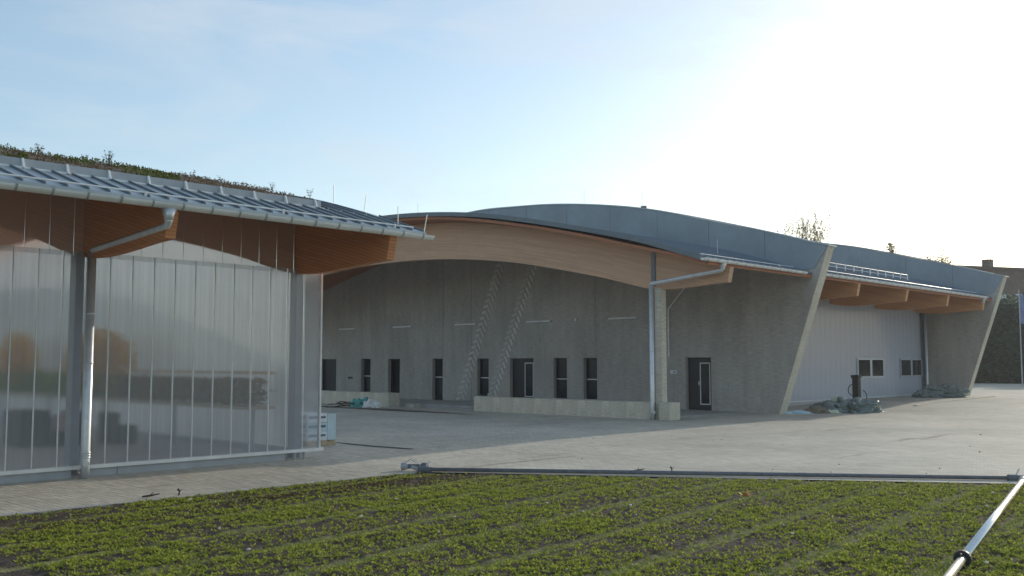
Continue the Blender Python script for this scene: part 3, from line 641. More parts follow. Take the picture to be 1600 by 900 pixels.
for a, b, z0, z1, kd in OPS:
    z0 = max(z0, .02); fx0, fx1 = X1+.19, X1+.25; e = .002
    if kd == 'win':
        w_ = mk('window', G().box(fx0, fx1, a+e, a+.05, z0+e, z1-e).box(fx0, fx1, b-.05, b-e, z0+e, z1-e).box(fx0, fx1, a+.05, b-.05, z0+e, z0+.05).box(fx0, fx1, a+.05, b-.05, z1-.05, z1-e), 'dark_frame', W1)
        mk('transom', G().box(fx0-.01, fx1, a+.05, b-.05, 1.13, 1.17), 'pale_metal', w_)
        mk('pane', G().box(fx0+.02, fx0+.04, a+.05, b-.05, z0+.05, 1.13), 'glass_dark', w_); mk('pane', G().box(fx0+.02, fx0+.04, a+.05, b-.05, 1.17, z1-.05), 'glass_dark', w_)
        mk('sill', G().box(X1-.03, fx0, a+e, b-e, z0-.03, z0+.001), 'pale_metal', w_)
    else:
        d_ = mk('door', G().box(fx0, fx1, a+e, a+.06, z0, z1-e).box(fx0, fx1, b-.06, b-e, z0, z1-e).box(fx0, fx1, a+.06, b-.06, z1-.06, z1-e), 'dark_frame', W1)
        if kd == 'open':
            mk('recess', G().box(X1+.42, X1+.44, a+e, b-e, z0, z1-e), 'door_dark', d_); mk('leaf', G().box(X1+.26, X1+.41, b-.05, b-.01, z0, z1-.07), 'door_dark', d_); continue
        mid = b-.55*(b-a) if kd == 'door' else a+.55*(b-a)
        mk('leaf', G().box(fx0+.01, fx1-.005, mid+.003, b-.061, z0+.01, z1-.061), 'door_dark', d_); lf = mk('leaf', G().box(fx0+.01, fx1-.005, a+.061, mid-.003, z0+.01, z1-.061), 'door_dark', d_)
        if kd == 'door3': continue
        p, q = a+.16, (a+.62 if kd == 'door' else a+.70); zz = z0+.22
        mk('light_frame', G().box(fx0-.012, fx0+.009, p, p+.04, zz, z1-.2).box(fx0-.012, fx0+.009, q-.04, q, zz, z1-.2).box(fx0-.012, fx0+.009, p+.04, q-.04, zz, zz+.04).box(fx0-.012, fx0+.009, p+.04, q-.04, z1-.24, z1-.2), 'white_frame', d_)
        mk('pane', G().box(fx0-.004, fx0+.008, p+.04, q-.04, zz+.04, z1-.24), 'glass_dark', d_)
        hy = mid+.12 if kd == 'door' else a+.10
        mk('handle', G().box(fx0-.04, fx0-.013, hy, hy+.03, .98, 1.14).box(fx0-.05, fx0-.03, hy-.08, hy+.03, 1.05, 1.075), 'galv', d_)
# zinc cladding above the canopy roof
def cladding(t, X, top, low, ya, yb, wdt=2.4):
    y = ya
    while y < yb-.3:
        b = min(y+wdt, yb); yy = ys(y+.006, b-.006, 5)
        lo = [(q, max(low(q), 0)) for q in yy]; hi = [(q, top(q)-.003) for q in yy]
        hi = [(q, max(z, l[1]+.004)) for (q, z), l in zip(hi, lo)]
        mk('zinc_panel', G().band(lo, hi, X-.03, X-.002), 'zinc_clad', t); y = b
def low1(y):
    if y < 16.3: return 5.05+(16.3-y)*1.45
    return ROOF(y)-.02
cladding(W1, X1, top1, low1, 15.72, 48.5)
# tyre-tread relief climbing the wall: two slanting rows of chevrons
def treads(y0, z0, y1, z1):
    n = 25; a = Vector((0, y1-y0, z1-z0)); st = a/n; t = a.normalized(); s = Vector((0, t.z, -t.y))    # s points to +y (left in the picture)
    b0 = None; b1 = None
    for i in range(n):
        c = Vector((X1-.006, y0, z0))+st*(i+.5)
        for sg in (-1, 1):
            d = (s*sg*.80-t*.62).normalized(); off = s*sg*.15-t*(.0 if sg > 0 else .10); h = d.cross(Vector((1, 0, 0)))
            p = c+off
            if p.z < .08: continue
            src = b0 if sg < 0 else b1
            if src is None:
                o = mk('tread_block', G().obox(p, (.022, 0, 0), d*.16, h*.058), 'tread', W1); o['p'] = 0
                if sg < 0: b0 = o; pb0 = p
                else: b1 = o; pb1 = p
            else: dupe(src, 'tread_block', W1, p-(pb0 if sg < 0 else pb1))
treads(34.55, -.05, 31.62, 6.75); treads(32.50, -.05, 29.65, 6.45)
for a, b in ((23.94, 25.39), (28.64, 30.07), (33.39, 34.81), (38.05, 39.52), (42.72, 44.16)):
    wl = mk('wall_lamp', G().box(X1-.11, X1-.03, a, b, 3.655, 3.725), 'lamp_white', W1); mk('lamp_clip', G().box(X1-.03, X1-.001, a+.25, a+.31, 3.67, 3.71).box(X1-.03, X1-.001, b-.31, b-.25, 3.67, 3.71), 'grey_metal', wl)
mk('sensor', G().tube([(X1-.001, 27.2, 3.72), (X1-.10, 27.2, 3.70)], .06, 10), 'lamp_white', W1)
mk('switch_box', G().box(X1-.06, X1-.001, 22.05, 22.36, 1.42, 1.56), 'lamp_white', W1); mk('switch_face', G().box(X1-.066, X1-.061, 22.10, 22.2, 1.45, 1.53), 'grey_metal', W1)
mk('socket', G().tube([(X1-.001, 19.85, .98), (X1-.04, 19.85, .98)], .09, 12), 'grey_metal', W1)
mk('conduit', G().tube([(X1-.05, 22.42, 2.10), (X1-.05, 22.42, 3.98), (X1-.05, 21.60, 4.82)], .035, 8), 'pale_metal', W1)
mk('small_sign', G().box(X1-.02, X1-.001, 43.0, 43.4, 1.0, 1.1), 'dark_frame', W1)
for y in (23.9, 27.0): mk('lightning_rod', G().tube([(X1+.3, y, top1(y)), (X1+.3, y, top1(y)+.75)], .007, 5), 'pale_metal', W1)
vc = thing('roof_vent', (34.2, 24.6, 7.0), 'small round vent cap above the curved wall top', 'vent'); vz = top1(24.0)
mk('pipe', G().tube([(34.2, 24.9, 6.8), (34.2, 24.9, vz+.32)], .09, 12), 'grey_metal', vc, smooth=True); mk('cap', G().tube([(34.2, 24.9, vz+.24), (34.2, 24.9, vz+.40)], .14, 12), 'zinc_dark', vc)

# ------------------------------------------------------------------ right-hand hall and its end wall
DY2, DZ2 = .36, .10; X2 = 52.3; YR = 20.05
RH = thing('storage_hall', (42, YR, 0), 'hall of pale grey ribbed sheets between two slanted concrete walls', 'building')
for x in (36.8, 41.5, 46.2, 50.95): beam(RH, x, x+.2, DY2, DZ2-.02, 'glulam_mid', y1=33)
yy = ys(16.3, 2*YC-18, 44)
mk('roof_deck', G().band([(y+DY2, BTOP(y)+DZ2+.0) for y in yy], [(y+DY2, BTOP(y)+DZ2+.1) for y in yy], X1+.56, X2-.01), 'deck_boards', RH, uv=lambda p: (p.x, p.y))
roof_shell(RH, X1+.52, X2-.045, DY2, DZ2, 'zinc_roof', 'roof_sheet', th=.07, n=50)
seams(RH, [X1+.9+.44*i for i in range(43)], DY2, DZ2, 16.32, 27, 'zinc_roof', 16)
gutter(RH, X1+.56, 51.3, 16.56, 5.12, .09, .6)
rail(RH, X1+.8, 51.2, 17.0, ROOF(16.64)+DZ2, 2.6, .06, two=False)
rail(RH, 36.2, 46.2, 18.4, ROOF(18.04)+DZ2, .82, .26)
pitch = .5; s0 = None
for i in range(39):
    x = X1+.5+i*pitch
    if x+pitch > X2-.3: break
    zt = 5.75
    if s0 is None: s0 = mk('wall_sheet', G().box(x+.004, x+pitch-.004, YR, YR+.04, .26, zt), 'sheet_grey', RH); r0 = mk('sheet_rib', G().box(x+.244, x+.256, YR-.005, YR-.001, .26, zt), 'sheet_grey', RH); j0 = mk('joint_strip', G().box(x-.010, x+.010, YR-.006, YR-.001, .26, zt), 'sheet_grey', RH)
    else: dupe(s0, 'wall_sheet', RH, (i*pitch, 0, 0)); dupe(r0, 'sheet_rib', RH, (i*pitch, 0, 0)); dupe(j0, 'joint_strip', RH, (i*pitch, 0, 0))
mk('inner_wall', G().box(X1+.52, X2-.02, YR+.06, YR+.16, 0, 5.7), 'grey_metal', RH)
mk('base_rail', G().box(X1+.52, X2-.02, YR-.05, YR+.05, .20, .255), 'white_frame', RH); mk('base_board', G().box(X1+.52, X2-.02, YR-.02, YR+.05, -.02, .198), 'grey_metal', RH)
for a, b, mm in ((44.15, 46.9, 'white_frame'), (49.05, 51.65, 'sheet_grey')):
    z0, z1 = 1.22, 1.99; y0, y1 = YR-.06, YR-.016; m_ = (a+b)/2
    w_ = mk('window', G().box(a-.08, b+.08, y0, y1, z0-.08, z0).box(a-.08, b+.08, y0, y1, z1, z1+.07).box(a-.08, a, y0, y1, z0, z1).box(b, b+.08, y0, y1, z0, z1).box(m_-.1, m_+.1, y0, y1, z0, z1), mm, RH)
    for p, q in ((a, m_-.1), (m_+.1, b)): mk('pane', G().box(p, q, y0+.02, y1, z0, z1), 'glass_dark', w_)
mk('corner_column', G().box(51.75, 52.1, YR-.12, YR-.02, 0, 5.5), 'zinc_dark', RH)
downpipe(RH, 5.06, 51.75, YR-.28, 4.62, yard_z(51, 19.5), 51.0, 16.62, 4.74, .06, rv=.075)
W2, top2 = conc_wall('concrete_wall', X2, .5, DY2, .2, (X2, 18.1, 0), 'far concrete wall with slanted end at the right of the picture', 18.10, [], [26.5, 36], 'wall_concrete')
cladding(W2, X2, top2, lambda y: (5.2+(16.7-y)*1.45 if y < 16.7 else ROOF(y-DY2)+DZ2-.02), 16.1, 45)
lamp = thing('roof_lamp', (37.9, 21.5, 6.5), 'small black floodlight on the far zinc roof', 'floodlight')
lx, ly = 37.2, 20.4; lz = ROOF(ly-DY2)+DZ2
mk('stand', G().tube([(lx, ly, lz), (lx, ly, lz+.16)], .03, 6), 'black_metal', lamp); mk('head', G().add([(lx-.12, ly-.1, lz+.15), (lx+.12, ly-.1, lz+.15), (lx+.12, ly+.08, lz+.15), (lx-.12, ly+.08, lz+.15), (lx-.18, ly-.14, lz+.36), (lx+.18, ly-.14, lz+.36), (lx+.18, ly+.12, lz+.36), (lx-.18, ly+.12, lz+.36)], [(0, 3, 2, 1), (4, 5, 6, 7), (0, 1, 5, 4), (1, 2, 6, 5), (2, 3, 7, 6), (3, 0, 4, 7)]), 'black_metal', lamp)

# ------------------------------------------------------------------ low walls, steps
def low_wall(y0, y1, h, label):
    t = thing('low_wall', (26.5, y0, 0), label, 'wall'); n = max(1, round((y1-y0)/1.0)); p = (y1-y0)/n; b0 = None
    for i in range(n):
        if b0 is None: b0 = mk('concrete_block', G().box(26.5, 26.98 if False else 27.1, y0+.004, y0+p-.004, -.05, h), 'light_concrete', t)
        else: dupe(b0, 'concrete_block', t, (random.uniform(-.006, .006), i*p, random.uniform(-.008, .004)))
    return t
# the low wall stops short of the column so that the two do not cross
low_wall(19.08, 27.45, .55, 'long pale low concrete wall between the column and the steps')
mkw = low_wall(18.36, 18.78, .56, 'short pale concrete block at the foot of the canopy column')
low_wall(32.66, 38.6, .57, 'pale low concrete wall beyond the steps, partly behind the translucent hall')
st = struct(mk('platform', G().box(27.12, X1-.002, 19.1, 47, -.05, .035), 'edge_concrete')); 
struct(mk('step', G().box(27.6, 29.8, 27.6, 32.5, .0351, .10), 'edge_concrete'))

# ------------------------------------------------------------------ loose things in the yard
pl = thing('pallet', (13.0, 18.7, 0), 'wooden pallet on the paving behind the sheet wall corner', 'pallet')
for i in range(4): mk('slat', G().box(12.55+.2*i, 12.55+.2*i+.16, 18.3, 19.1, .10, .125), 'wood_raw', pl)
for y in (18.3, 18.65, 19.0): mk('runner', G().box(12.55, 13.34, y, y+.1, 0, .098), 'wood_raw', pl)
pk = thing('wrapped_pack', (13.0, 18.7, .126), 'pale blue wrapped stack of printed packs on the pallet', 'pack')
for k in range(3):
    z = .127+k*.20
    mk('pack_layer', G().box(12.57, 13.1, 18.31, 19.05, z, z+.192), 'pack_white' if k != 1 else 'wrap', pk)
    for j in range(1): mk('printed_line', G().add([(12.566, 18.40, z+.10), (12.566, 18.95, z+.10), (12.566, 18.95, z+.14), (12.566, 18.40, z+.14)], [(0, 1, 2, 3)]), 'ink_blue', pk, fix=False)
    for j in range(9):
        a = 12.60+j*.052; mk('printed_letter', G().box(a, a+.042, 18.303, 18.3095, z+.09, z+.135), 'ink_blue', pk)
mk('stretch_film', G().box(13.11, 13.34, 18.31, 19.05, .127, .71), 'wrap', pk)
tag(mk('rubber_strip', G().add([(13.72, 18.85, .002), (13.62, 18.2, .002), (13.60, 17.4, .002), (13.7, 16.5, .002), (13.78, 16.2, .002), (13.88, 16.22, .012), (13.86, 16.6, .014), (13.76, 17.4, .014), (13.76, 18.2, .014), (13.78, 18.85, .010)],
    [(0, 9, 8, 1), (1, 8, 7, 2), (2, 7, 6, 3), (3, 6, 5, 4)]), 'rubber', at=(13.7, 17.5, 0), fix=False), 'long black rubber strip lying flat on the shaded paving', 'strip')
def lump(name, c, r, m, label, cat, seed, amp=.35, group=None, n=(26, 14), yaw=0, lab=True, parent=None):
    """crumpled low heap: noisy half ellipsoid sitting on the ground"""
    rg = np.random.default_rng(seed); g = G(); nu, nv = n; ca, sa = math.cos(yaw), math.sin(yaw)
    ph = rg.random((9, 3))*6.28; fr = rg.normal(size=(9, 3))*np.array([3.2]*5+[8.5]*4)[:, None]; am = [1.3]*5+[.28]*4
    for j in range(nv+1):
        th = j/nv*math.pi/2
        for i in range(nu):
            a = 2*math.pi*i/nu; u = np.array([math.cos(a)*math.cos(th), math.sin(a)*math.cos(th), math.sin(th)])
            k = 1+amp*sum(am[q]*(abs(math.sin(float(fr[q]@u)+ph[q, 0]))-.6) for q in range(9))/2.4
            x, y, z = u[0]*r[0]*k, u[1]*r[1]*k, max(0, u[2]*r[2]*k)
            g.v.append((c[0]+x*ca-y*sa, c[1]+x*sa+y*ca, c[2]+z-.012))
    for j in range(nv):
        for i in range(nu): g.f.append((j*nu+i, j*nu+(i+1) % nu, (j+1)*nu+(i+1) % nu, (j+1)*nu+i))
    g.f.append(tuple(range(nu-1, -1, -1)))
    o = mk(name, g, m, parent, at=c, smooth=False)
    if parent is None: tag(o, label, cat, group)
    return o
zt = yard_z
def pile(cx, cy, sc, label, seed, yaw):
    z = zt(cx, cy); t = thing('tarp_pile', (cx, cy, z), label, 'tarpaulin')
    dx = Vector((math.sin(AZ), -math.cos(AZ), 0)); 
    for k, (u, r, m) in enumerate(((-.55, (.75, .45, .34), 'tarp_green'), (.25, (.85, .55, .52), 'tarp_green'), (.78, (.5, .5, .42), 'tarp_green'), (1.12, (.28, .4, .25), 'tarp_pale'), (-.1, (.35, .2, .46), 'tarp_pale'))):
        p = Vector((cx, cy, z))+dx*u*sc+Vector((.06*k, .08*k, 0))
        lump('fold', (p.x, p.y, z), [q*sc for q in r], m, '', '', seed+k, .55, yaw=yaw, parent=t, n=(54, 26))
    return t
pile(35.2, 16.45, 1.0, 'crumpled dark green tarpaulin at the foot of the black post', 300, AZ-math.pi/2)
pile(49.2, 18.2, 1.0, 'crumpled dark green tarpaulin against the far concrete wall', 340, AZ-math.pi/2)
lump('sand_heap', (33.9, 17.0, zt(33.9, 17)), (.5, .3, .22), 'earth', 'small brown earth heap left of the tarpaulin', 'heap', 360, .3, yaw=AZ-math.pi/2)
lump('sack', (34.35, 16.75, zt(34.3, 16.7)), (.42, .25, .18), 'tarp_pale', 'pale sack lying between the earth heap and the tarpaulin', 'sack', 361, .3, yaw=AZ-math.pi/2)
lump('plastic_sheet', (33.15, 17.35, 0), (.45, .2, .12), 'wrap', 'pale plastic sheet crumpled by the slanted wall foot', 'sheet', 362, .4, yaw=AZ-math.pi/2)
po = thing('pump_post', (37.3, 17.0, zt(37.3, 17)), 'black post with looped hoses behind the tarpaulin', 'post'); pz = zt(37.3, 17)
mk('shaft', G().box(37.18, 37.42, 16.88, 17.12, pz-.02, pz+1.22), 'black_metal', po); mk('head', G().box(37.15, 37.45, 16.85, 17.15, pz+1.221, pz+1.34), 'black_metal', po)
rr = Vector((math.sin(AZ), -math.cos(AZ), 0))
mk('hose', G().tube([Vector((37.3, 17.0, pz+.75))-rr*(.13+.20*math.sin(a))+Vector((0, 0, .23*math.cos(a))) for a in [math.pi*i/10 for i in range(11)]], .018, 6), 'rubber', po)
mk('hose', G().tube([Vector((37.3, 17.0, pz))+rr*(.26+.14*math.sin(a))+Vector((0, 0, .25+.5*a/math.pi)) for a in [math.pi*i/10 for i in range(11)]], .016, 6), 'rubber', po)
mk('tap', G().box(37.42, 37.50, 16.9, 17.0, pz+1.14, pz+1.26), 'galv', po)
# debris by the low wall
lump('cloth_bundle', (25.15, 32.7, 0), (.55, .35, .36), 'teal_cloth', 'teal cloth bundle on the rubbish heap by the low wall', 'cloth', 370, .4)
lump('white_sack', (25.2, 32.15, 0), (.4, .35, .30), 'white_cloth', 'white sack beside the teal cloth by the low wall', 'sack', 371, .4)
br = thing('branch_heap', (25.1, 33.3, 0), 'heap of dark cut branches beside the teal cloth', 'branches')
for i in range(26):
    a = random.uniform(0, 6.28); c = Vector((25.0+random.uniform(-.4, .4), 33.3+random.uniform(-.9, .6), random.uniform(.03, .22))); d = Vector((math.cos(a), math.sin(a), random.uniform(-.15, .15)))*random.uniform(.3, .7)
    c.z = max(c.z, abs(d.z)+.02); mk('branch', G().tube([c-d, c+d*.2, c+d+Vector((0, 0, .05))], [.018, .014, .006], 5), 'twig', br)
tag(mk('stone_block', G().box(26.4, 26.75, 30.9, 31.45, 0, .17), 'wall_concrete', at=(26.5, 31.2, 0)), 'small grey block lying in the gap between the low walls', 'block')
lump('earth_strip', (24.6, 30.5, 0), (.35, 4.5, .05), 'earth', 'thin strip of dark earth spilled before the steps', 'earth', 375, .5)
# kerb where the yard drops at the right
kb = thing('kerb', (45, 16, .1), 'low pale kerb running toward the far tarpaulin', 'kerb'); b0 = None
K0, K1 = Vector((39.9, 15.75)), Vector((51.9, 16.6)); nseg = 12; kd_ = (K1-K0)/nseg
for i in range(nseg):
    a = K0+kd_*i; b = K0+kd_*(i+.985); nrm = Vector((-kd_.y, kd_.x)).normalized()*.09
    mk('kerb_stone', G().add([(a.x-nrm.x, a.y-nrm.y, .0), (b.x-nrm.x, b.y-nrm.y, .0), (b.x+nrm.x, b.y+nrm.y, .0), (a.x+nrm.x, a.y+nrm.y, .0)]+[(p.x+s_*nrm.x, p.y+s_*nrm.y, yard_z(p.x, p.y)+.035) for p, s_ in ((a, -1), (b, -1), (b, 1), (a, 1))], [(0, 3, 2, 1), (4, 5, 6, 7), (0, 1, 5, 4), (1, 2, 6, 5), (2, 3, 7, 6), (3, 0, 4, 7)]), 'light_concrete', kb)
# irrigation pipes
ip = thing('irrigation_pipe', (11.2, 12.95, 0), 'grey irrigation pipe lying along the far field edge', 'pipe')
PA, PB = Vector((11.17, 12.74, .04)), Vector((16.80, 5.08, .04)); PC = Vector((19.5, 1.4, .04)); pd = (PB-PA).normalized()
mk('pipe_length', G().tube([PA, PB], .034, 12), 'pipe_grey', ip, smooth=True); mk('pipe_length', G().tube([PB+pd*.1, PC], .034, 12), 'pipe_grey', ip, smooth=True)
for p in (PA, PB):
    cp = mk('coupling', G().tube([p-pd*.14, p-pd*.12, p-pd*.02, p+pd*.10], [.04, .055, .05, .04], 12), 'pipe_grey', ip)
    mk('latch', G().tube([p+Vector((0, 0, .05)), p+Vector((.05, -.03, .14))], .012, 6), 'galv', cp)
vp = thing('valve_fitting', (11.05, 13.08, 0), 'cluster of grey pipe couplings at the field corner', 'fitting')
c0 = Vector((11.03, 13.14, .075))
mk('flange', G().tube([c0-pd*.06, c0-pd*.05, c0, c0+pd*.06], [.045, .068, .068, .045], 14), 'grey_metal', vp); mk('body', G().tube([c0+pd*.06, c0+pd*.2, c0+pd*.26], [.04, .04, .05], 12), 'pipe_grey', vp)
mk('elbow', G().tube([c0+pd*.12+Vector((0, 0, 0)), c0+pd*.16+Vector((-.03, -.04, -.02)), c0+pd*.22+Vector((-.06, -.12, -.04))], .032, 10), 'grey_metal', vp); mk('ball_joint', G().tube([c0+pd*.27, c0+pd*.30, c0+pd*.35, c0+pd*.40, c0+pd*.42], [.03, .06, .07, .06, .03], 12), 'pipe_grey', vp, smooth=True)
mk('lever', G().tube([c0+Vector((0, 0, .06)), c0+pd*.1+Vector((0, 0, .12)), c0+pd*.22+Vector((0, 0, .06))], .01, 6), 'galv', vp)
ap = thing('aluminium_pipe', (9.4, 3.35, 0), 'shiny aluminium irrigation pipe lying across the seedlings', 'pipe')
A0, A1 = Vector((16.15, 4.80, .07)), Vector((9.42, 3.33, .07)); ad = (A1-A0).normalized()
mk('pipe_length', G().tube([A0, A1], .041, 16), 'alu', ap, smooth=True); A2 = A1+ad*.05; mk('pipe_length', G().tube([A2, A2+ad*4.0], .039, 16), 'alu', ap, smooth=True)
cp = mk('coupling', G().tube([A1-ad*.03, A1-ad*.02, A1+ad*.04, A1+ad*.05], [.045, .076, .076, .045], 16), 'rubber', ap); mk('latch', G().tube([A1+ad*.03+Vector((0, 0, .05)), A1+ad*.15+Vector((0, .0, .06)), A1+ad*.22+Vector((-.0, .05, -.02))], .008, 6), 'black_metal', cp)
mk('end_fitting', G().tube([A0-ad*.16, A0-ad*.1, A0+ad*.02], [.04, .06, .058], 14), 'grey_metal', ap)
# little things on the paving and the field
def twig(x, y, h, label, flat=False):
    t = Vector((x, y, yard_z(x, y))); g = G()
    if flat: g.tube([t+Vector((-.09, .05, .02)), t+Vector((0, 0, .03)), t+Vector((.12, -.05, .05))], [.012, .016, .006], 5); g.tube([t+Vector((.0, 0, .03)), t+Vector((.06, .03, .07))], [.01, .004], 5)
    else: g.tube([t+Vector((0, 0, 0)), t+Vector((.01, .0, h*.6)), t+Vector((-.01, .01, h))], [.012, .011, .018], 6); g.tube([t+Vector((.01, 0, h*.6)), t+Vector((.04, -.02, h*.9))], [.008, .004], 5)
    tag(mk('twig', g, 'twig', at=t), label, 'twig')
twig(13.92, 9.62, .10, 'short dark twig standing up by the far field edge'); twig(13.62, 10.1, .05, 'flat dark twig lying on the far field edge', True)
twig(6.80, 12.99, .09, 'short dark twig standing up by the left field edge'); twig(6.40, 13.03, .05, 'flat dark twig lying by the left field edge', True)
g = G(); c = Vector((11.95, 7.05, .03))
for k, (a, l) in enumerate(((.3, .13), (2.2, .11), (3.6, .10), (5.0, .12))):
    d = Vector((math.cos(a), math.sin(a), .45)); s_ = Vector((-math.sin(a), math.cos(a), 0))*.045
    g.add([c, c+d*l*.5+s_, c+d*l+Vector((0, 0, .03)), c+d*l*.5-s_], [(0, 1, 2, 3)])
tag(mk('dry_leaf', g, 'leaf_dry', at=c, fix=False), 'curled orange dry leaf lying among the green seedlings', 'leaf')
def pebble(x, y, r, m, label, group, z=None):
    g = G(); rg = random.Random(int(x*1000)); z = float(zfield(np.array([x]), np.array([y]))[0])+.02 if z is None else z
    for j, zz in ((0, 0), (1, .5), (2, .9)):
        for i in range(7):
            a = 6.28*i/7; k = (1, .95, .45)[j]*(.8+.4*rg.random()); g.v.append((x+math.cos(a)*r*k, y+math.sin(a)*r*k*.8, z+r*.8*zz))
    for j in range(2):
        for i in range(7): g.f.append((j*7+i, j*7+(i+1) % 7, (j+1)*7+(i+1) % 7, (j+1)*7+i))
    g.f.append(tuple(range(14, 21))); tag(mk('pebble', g, m, at=(x, y, z)), label, 'pebble', group)
for i in range(34):
    while True:
        d = random.uniform(8.6, 16); a = AZ+math.radians(random.uniform(-26, 26)); x, y = d*math.cos(a)/math.cos(a-AZ), d*math.sin(a)/math.cos(a-AZ)
        if y < 12.6 and (x-FA.x)*FN.x+(y-FA.y)*FN.y < -.3: break
    pebble(x, y, random.uniform(.012, .026), 'pebble', 'tiny pale pebble among the green seedlings', 'pale pebbles in the field')
for i in range(18):
    d = random.uniform(16.5, 30); a = AZ-math.radians(random.uniform(2, 26)); x, y = d*math.cos(a), d*math.sin(a)
    if (x-FA.x)*FN.x+(y-FA.y)*FN.y < .6 or y > 16: continue
    pebble(x, y, random.uniform(.01, .026), 'twig', 'tiny dark clod of earth on the sunlit paving', 'dark clods on the paving', 0.0)
# weeds on the planted roof
def weed(x, y, h0, n, m, label):
    z = ROOF(y-DYL)+DZR+WL(y)+.05; t = thing('weed', (x, y, z), label, 'weed', 'weeds on the planted roof'); g = G(); pts = []
    for i in range(n):
        a = random.uniform(0, 6.28); h = h0*.75; e = Vector((math.cos(a)*.28*h, math.sin(a)*.28*h, h*random.uniform(.6, 1))); p = Vector((x, y, z)); g.tube([p, p+e*.5+Vector((0, 0, h*.1)), p+e], [.004, .0035, .002], 4); pts += [p+e*.5, p+e*.75, p+e]
    mk('stem', g, 'twig', t); stuff(leaves(np.array([tuple(p) for p in pts]), .022, .5, 4, m, 'leaf', t))
weed(7.75, 17.8, .42, 12, 'sedum_green', 'feathery tall weed, tallest on the planted roof'); weed(6.6, 18.0, .30, 7, 'sedum', 'dark tufted weed at the left end of the planted roof')
weed(7.15, 17.4, .24, 5, 'sedum_green', 'small weed left of the feathery tall one on the roof'); weed(9.1, 17.2, .26, 3, 'sedum', 'thin stalk weed right of the feathery one on the roof')
weed(9.6, 17.0, .22, 3, 'sedum', 'thin short weed midway along the planted roof'); weed(10.3, 16.3, .30, 3, 'sedum', 'thin bent stalk weed near the roof end'); weed(10.55, 15.4, .28, 3, 'sedum', 'lone upright stalk weed nearest the bare roof end')

# ------------------------------------------------------------------ trees, houses behind
def pt(pxx, d):                                       # ground position at picture column pxx and forward distance d
    l = (pxx-800)/1530*d; return Vector((d*math.cos(AZ)+l*math.sin(AZ), d*math.sin(AZ)-l*math.cos(AZ), -.09))
def limb_tree(name, c, h, spread, label, cat, m, bark, n, size, droop=0, group=None, trunk=.2, low=.3, seed=1, blobs=26, tilt=.5):
    rg = np.random.default_rng(seed); t = thing(name, c, label, cat, group); c = Vector(c)
    top = c+Vector((rg.normal()*.3, rg.normal()*.3, h*.93)); mk('trunk', G().tube([c, c.lerp(top, .35)+Vector((.15, 0, 0)), c.lerp(top, .7), top], [trunk, trunk*.7, trunk*.4, .02], 8), bark, t, smooth=True)
    P = []; g = G()
    for k in range(blobs):
        f = low+(1-low)*((k+rg.random())/blobs); b = c.lerp(top, f*.97); a = k*2.4+rg.random(); ln = spread*(1.2-f)**.55*(.5+.7*rg.random())
        e = b+Vector((math.cos(a)*ln, math.sin(a)*ln, ln*.55)); mid = b.lerp(e, .55)+Vector((0, 0, ln*.1)); g.tube([b, mid, e], [trunk*.22*(1.2-f), trunk*.13*(1.2-f)+.006, .008], 5)
        m_ = n//blobs
        for _ in range(m_):
            s = rg.random(); p = b.lerp(e, .35+.65*s)+Vector(rg.normal(size=3)*spread*.13)
            if droop > 1:                               # hanging strands of small leaves
                for q in range(int(3+5*rg.random())): P.append((p.x+rg.normal()*.04, p.y+rg.normal()*.04, p.z-.11*q))
                continue
            if droop: p.z -= droop*rg.random()**1.5
            P.append(tuple(p))
    mk('limbs', g, bark, t); stuff(leaves(np.array(P), size, tilt, 2, m, 'crown', t, rng=rg)); return t
limb_tree('birch_tree', pt(1246, 76), 14.2, 3.4, 'thin birch with drooping pale leaves above the slanted wall, tallest', 'tree', 'birch_leaf', 'birch_bark', 720, .10, 1.5, 'birches behind the halls', .14, .45, 3, 30, -.6)
limb_tree('birch_tree', pt(1286, 77), 12.6, 2.6, 'smaller thin birch right of the taller one', 'tree', 'birch_leaf', 'birch_bark', 300, .10, 1.4, 'birches behind the halls', .12, .5, 4, 22, -.6)
def conifer(c, h, label, seed):
    rg = np.random.default_rng(seed); t = thing('conifer', c, label, 'tree', 'treetops behind the far wall'); c = Vector(c); mk('trunk', G().tube([c, c+Vector((0, 0, h))], [.2, .02], 7), 'bark', t)
    P = []; g = G()
    for k in range(60):
        f = .35+.63*k/60; a = k*2.4; ln = (1-f)*h*.28+.15; b = c+Vector((0, 0, h*f)); e = b+Vector((math.cos(a)*ln, math.sin(a)*ln, -.1*ln)); g.tube([b, e], [.03, .006], 4)
        for s in np.linspace(.15, 1, 30): P.append(tuple(b.lerp(e, float(s))+Vector(rg.normal(size=3)*.10)))
    mk('limbs', g, 'bark', t); stuff(leaves(np.array(P), .12, .3, 3, 'pine_leaf', 'crown', t, rng=rg))
conifer(pt(1396, 92), 13.5, 'dark conifer tip above the far zinc roof', 11)
limb_tree('leafy_tree', pt(1456, 95), 13.2, 2.3, 'yellow green treetop peeking over the far wall', 'tree', 'birch_leaf', 'bark', 1600, .16, 0, 'treetops behind the far wall', .2, .4, 13)
for i, (pxx, d, h, sp) in enumerate(((1512, 86, 6.0, 3.0), (1552, 84, 7.2, 3.3), (1592, 85, 6.4, 3.2), (1632, 86, 7.5, 3.4), (1672, 87, 7, 3.4))):
    limb_tree('bushy_tree', pt(pxx, d), h, sp, ['dark bushy tree just behind the far slanted wall', 'tallest dark bushy tree in front of the brown building', 'dark bushy tree at the right edge below the flagpole', 'dark bushy tree past the right edge of the picture', 'last dark bushy tree past the right edge'][i], 'tree', 'hedge_leaf', 'bark', 6500, .24, .5, 'dark bushy trees before the brown building', .2, .02, 60+i, 34)
